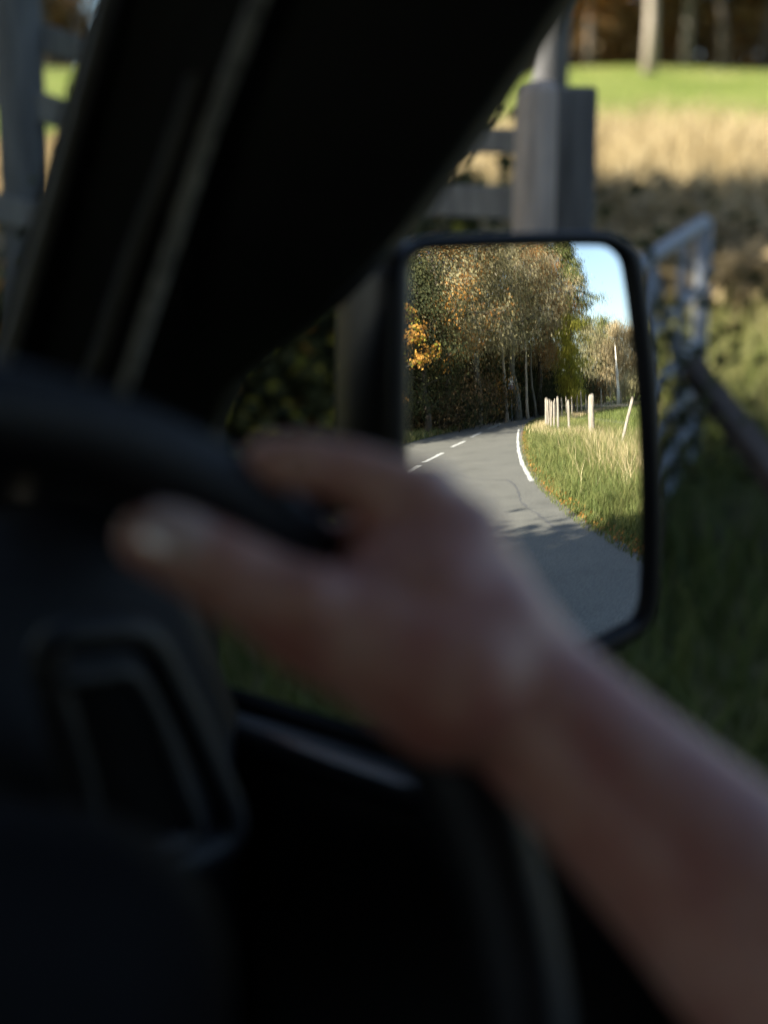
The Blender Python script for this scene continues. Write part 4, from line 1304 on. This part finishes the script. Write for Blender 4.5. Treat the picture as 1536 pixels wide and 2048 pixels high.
def chain(mb_, pts):
    for (p0, r0), (p1, r1) in zip(pts[:-1], pts[1:]):
        capsule(mb_, p0, p1, r0, r1)
def remeshed(name, mb_, voxel, smooth_it, mat, parent):
    me_ = bpy.data.meshes.new(name + '_raw')
    me_.from_pydata(mb_.v, [], mb_.f)
    o_ = bpy.data.objects.new(name + '_raw', me_)
    COL.objects.link(o_)
    m_ = o_.modifiers.new('r', 'REMESH')
    m_.mode = 'VOXEL'
    m_.voxel_size = voxel
    s_ = o_.modifiers.new('s', 'SMOOTH')
    s_.factor = 0.5
    s_.iterations = smooth_it
    dg = bpy.context.evaluated_depsgraph_get()
    new = bpy.data.meshes.new_from_object(o_.evaluated_get(dg))
    new.name = name
    bpy.data.objects.remove(o_)
    bpy.data.meshes.remove(me_)
    return link(name, new, mat, parent)
def C(l_, f_, z_): return RT * l_ + FW * f_ + Vector((0, 0, z_))
driver = empty('person', C(0.19, -0.4, 0.5))
d0 = C(0.19, -0.4, 0.5)
tag(driver, 'driver with bare forearm, right hand gripping the steering wheel', 'person')
def V(px, py, dep): return view(px, py, dep) - d0
def K(l_, f_, z_): return C(l_, f_, z_) - d0
body = MB()
wrist = V(1045, 1395, 0.455)
# forearm and upper arm
elbow = K(0.365, 0.02, 1.285)
sh_r = K(0.385, -0.27, 1.37)
chain(body, [(V(960, 1290, 0.458), 0.0265), (wrist, 0.0265), (V(1195, 1535, 0.448), 0.0285), (V(1415, 1745, 0.432), 0.0335), (V(1620, 1945, 0.412), 0.0385), (elbow, 0.042)])
chain(body, [(V(1000, 1330, 0.470), 0.022), (V(1080, 1420, 0.468), 0.022), (V(1240, 1590, 0.452), 0.028)])
chain(body, [(elbow, 0.043), (elbow.lerp(sh_r, 0.5), 0.05), (sh_r, 0.056)])
# palm and back of the hand
mcp = [V(836, 1010, 0.462), V(893, 1040, 0.482), V(925, 1090, 0.500), V(945, 1150, 0.515)]
for k, q_ in enumerate(mcp):
    chain(body, [(wrist.lerp(q_, 0.15), 0.022), (wrist.lerp(q_, 0.55) + Vector((0, 0, 0.002)), 0.0185), (q_, 0.0135 - 0.0008 * k)])
capsule(body, V(800, 1170, 0.458), V(960, 1290, 0.455), 0.022, 0.027)
capsule(body, V(770, 1140, 0.462), V(850, 1060, 0.466), 0.015, 0.016)
capsule(body, V(860, 1200, 0.452), V(900, 1100, 0.462), 0.024, 0.020)
for q_, r_ in ((V(848, 985, 0.470), 0.0105), (V(612, 1205, 0.428), 0.0125), (V(452, 1125, 0.428), 0.0095), (V(600, 905, 0.456), 0.0065)):
    capsule(body, q_, q_ + Vector((0.002, 0.002, 0.0)), r_, r_)
# thumb
thumb = [(V(900, 1350, 0.447), 0.029), (V(760, 1290, 0.440), 0.0225), (V(620, 1240, 0.437), 0.0180), (V(530, 1190, 0.435), 0.0150), (V(450, 1145, 0.433), 0.0140), (V(370, 1100, 0.431), 0.0128), (V(302, 1080, 0.431), 0.0110)]
chain(body, thumb)
capsule(body, V(740, 1215, 0.445), V(820, 1120, 0.458), 0.016, 0.018)
# fingers over the rim
def finger(pts, rr):
    chain(body, list(zip(pts, rr)))
finger([mcp[0], V(715, 948, 0.460), V(610, 924, 0.456), V(548, 924, 0.458), V(500, 950, 0.480), V(515, 1010, 0.500)], [0.0145, 0.0104, 0.0098, 0.0098, 0.0086, 0.0075])
capsule(body, V(775, 1010, 0.468), V(830, 1060, 0.468), 0.013, 0.016)
finger([mcp[1], V(770, 985, 0.490), V(655, 965, 0.500), V(600, 1010, 0.515), V(620, 1075, 0.522)], [0.0132, 0.0108, 0.0100, 0.0090, 0.0075])
finger([mcp[2], V(830, 1060, 0.512), V(745, 1050, 0.522), V(700, 1100, 0.53), V(720, 1160, 0.53)], [0.0125, 0.0100, 0.0094, 0.0085, 0.0070])
finger([mcp[3], V(870, 1140, 0.525), V(800, 1150, 0.532), V(770, 1200, 0.532), V(790, 1240, 0.528)], [0.0115, 0.0092, 0.0085, 0.0078, 0.0065])
# torso, neck, head, left arm (behind the camera)
sh_l = K(0.00, -0.33, 1.37)
chain(body, [(K(0.19, -0.47, 0.92), 0.15), (K(0.19, -0.44, 1.1), 0.13), (K(0.19, -0.38, 1.28), 0.13), (K(0.19, -0.36, 1.36), 0.07), (K(0.18, -0.34, 1.47), 0.055)])
capsule(body, K(0.31, -0.35, 1.33), sh_r, 0.075, 0.058)
capsule(body, K(0.07, -0.37, 1.33), sh_l, 0.075, 0.058)
hd = K(0.17, -0.33, 1.60)
chain(body, [(K(0.18, -0.34, 1.47), 0.055), (hd + Vector((0, 0, -0.02)), 0.075), (hd + Vector((0, 0, 0.04)), 0.088)])
capsule(body, hd + FW * 0.05 + Vector((0, 0, -0.06)), hd + FW * 0.03, 0.045, 0.07)
capsule(body, hd + FW * 0.09 + Vector((0, 0, -0.005)), hd + FW * 0.105 + Vector((0, 0, -0.03)), 0.010, 0.013)
for s_ in (-1, 1):
    capsule(body, hd + RT * 0.085 * s_ + Vector((0, 0, 0.01)), hd + RT * 0.088 * s_ + Vector((0, 0, -0.03)), 0.014, 0.010)
el_l = K(-0.09, -0.25, 1.10)
wr_l = K(0.02, -0.10, 1.035)
chain(body, [(sh_l, 0.056), (el_l, 0.043), (wr_l, 0.028)])
hl = wr_l + (K(0.07, -0.03, 1.03) - wr_l)
chain(body, [(wr_l, 0.028), (hl, 0.030)])
for k in range(4):
    capsule(body, hl + RT * (0.02 - 0.018 * k), hl + RT * (0.03 - 0.02 * k) + FW * (0.075 - 0.006 * abs(k - 1.3)) + Vector((0, 0, -0.012)), 0.0105, 0.0075)
capsule(body, hl + RT * 0.02, hl + RT * 0.06 + FW * 0.035, 0.012, 0.009)
skin = remeshed('body', body, 0.0034, 5, M['skin'], driver)
skin['label'] = 'bare skin of forearm and gripping hand'
# thumb nail
tn_dir = (thumb[-1][0] - thumb[-3][0]).normalized()
tc_ = V(346, 1086, 0.431)
to_cam = (Vector((0, 0, CAM_Z)) - d0 - tc_).normalized()
upv = (to_cam + Vector((0.1, 0.0, 0.45))).normalized()
sv_ = tn_dir.cross(upv).normalized()
upv = sv_.cross(tn_dir).normalized()
mb = MB()
rings = []
for i_ in range(7):
    a_ = -1 + 2 * i_ / 6
    r_ = []
    for j_ in range(7):
        b_ = -1 + 2 * j_ / 6
        ww = 0.0082 * (1 - 0.25 * a_ * a_)
        r_.append(tc_ + tn_dir * a_ * 0.0095 + sv_ * b_ * ww + upv * (0.0128 - 0.0030 * b_ * b_ - 0.0016 * max(0, a_)))
    rings.append(r_)
mb.loft(rings, closed=False)
mb.build('thumb_nail', M['nail'], driver, True)
# clothes, hair, eyes
cl_ = MB()
chain(cl_, [(K(0.19, -0.46, 0.90), 0.165), (K(0.19, -0.43, 1.1), 0.145), (K(0.19, -0.37, 1.28), 0.143), (K(0.19, -0.36, 1.35), 0.085)])
capsule(cl_, K(0.31, -0.35, 1.33), sh_r, 0.088, 0.072)
capsule(cl_, K(0.07, -0.37, 1.33), sh_l, 0.088, 0.072)
capsule(cl_, sh_r, sh_r.lerp(elbow, 0.55), 0.072, 0.066)
capsule(cl_, sh_l, sh_l.lerp(el_l, 0.55), 0.072, 0.064)
remeshed('shirt', cl_, 0.010, 4, M['shirt'], driver)
cl_ = MB()
for s_ in (-1, 1):
    chain(cl_, [(K(0.19 + 0.09 * s_, -0.46, 0.90), 0.11), (K(0.19 + 0.11 * s_, -0.1, 0.93), 0.09), (K(0.19 + 0.10 * s_, 0.12, 0.93), 0.068), (K(0.19 + 0.09 * s_, 0.33, 0.62), 0.05)])
remeshed('trousers', cl_, 0.010, 4, M['denim'], driver)
cl_ = MB()
chain(cl_, [(hd + Vector((0, 0, 0.055)) - FW * 0.02, 0.092), (hd + Vector((0, 0, 0.0)) - FW * 0.035, 0.086), (hd + Vector((0, 0, -0.05)) - FW * 0.04, 0.06)])
remeshed('hair', cl_, 0.006, 3, M['hair'], driver)
for s_ in (-1, 1):
    cl_ = MB()
    capsule(cl_, hd + RT * 0.032 * s_ + FW * 0.078 + Vector((0, 0, 0.0)), hd + RT * 0.032 * s_ + FW * 0.080, 0.012, 0.012)
    cl_.build('eye', M['eye'], driver, True)
for s_ in (-1, 1):
    cl_ = MB()
    capsule(cl_, K(0.19 + 0.09 * s_, 0.30, 0.57), K(0.19 + 0.09 * s_, 0.42, 0.57), 0.045, 0.04)
    cl_.build('shoe', M['rubber'], driver, True)
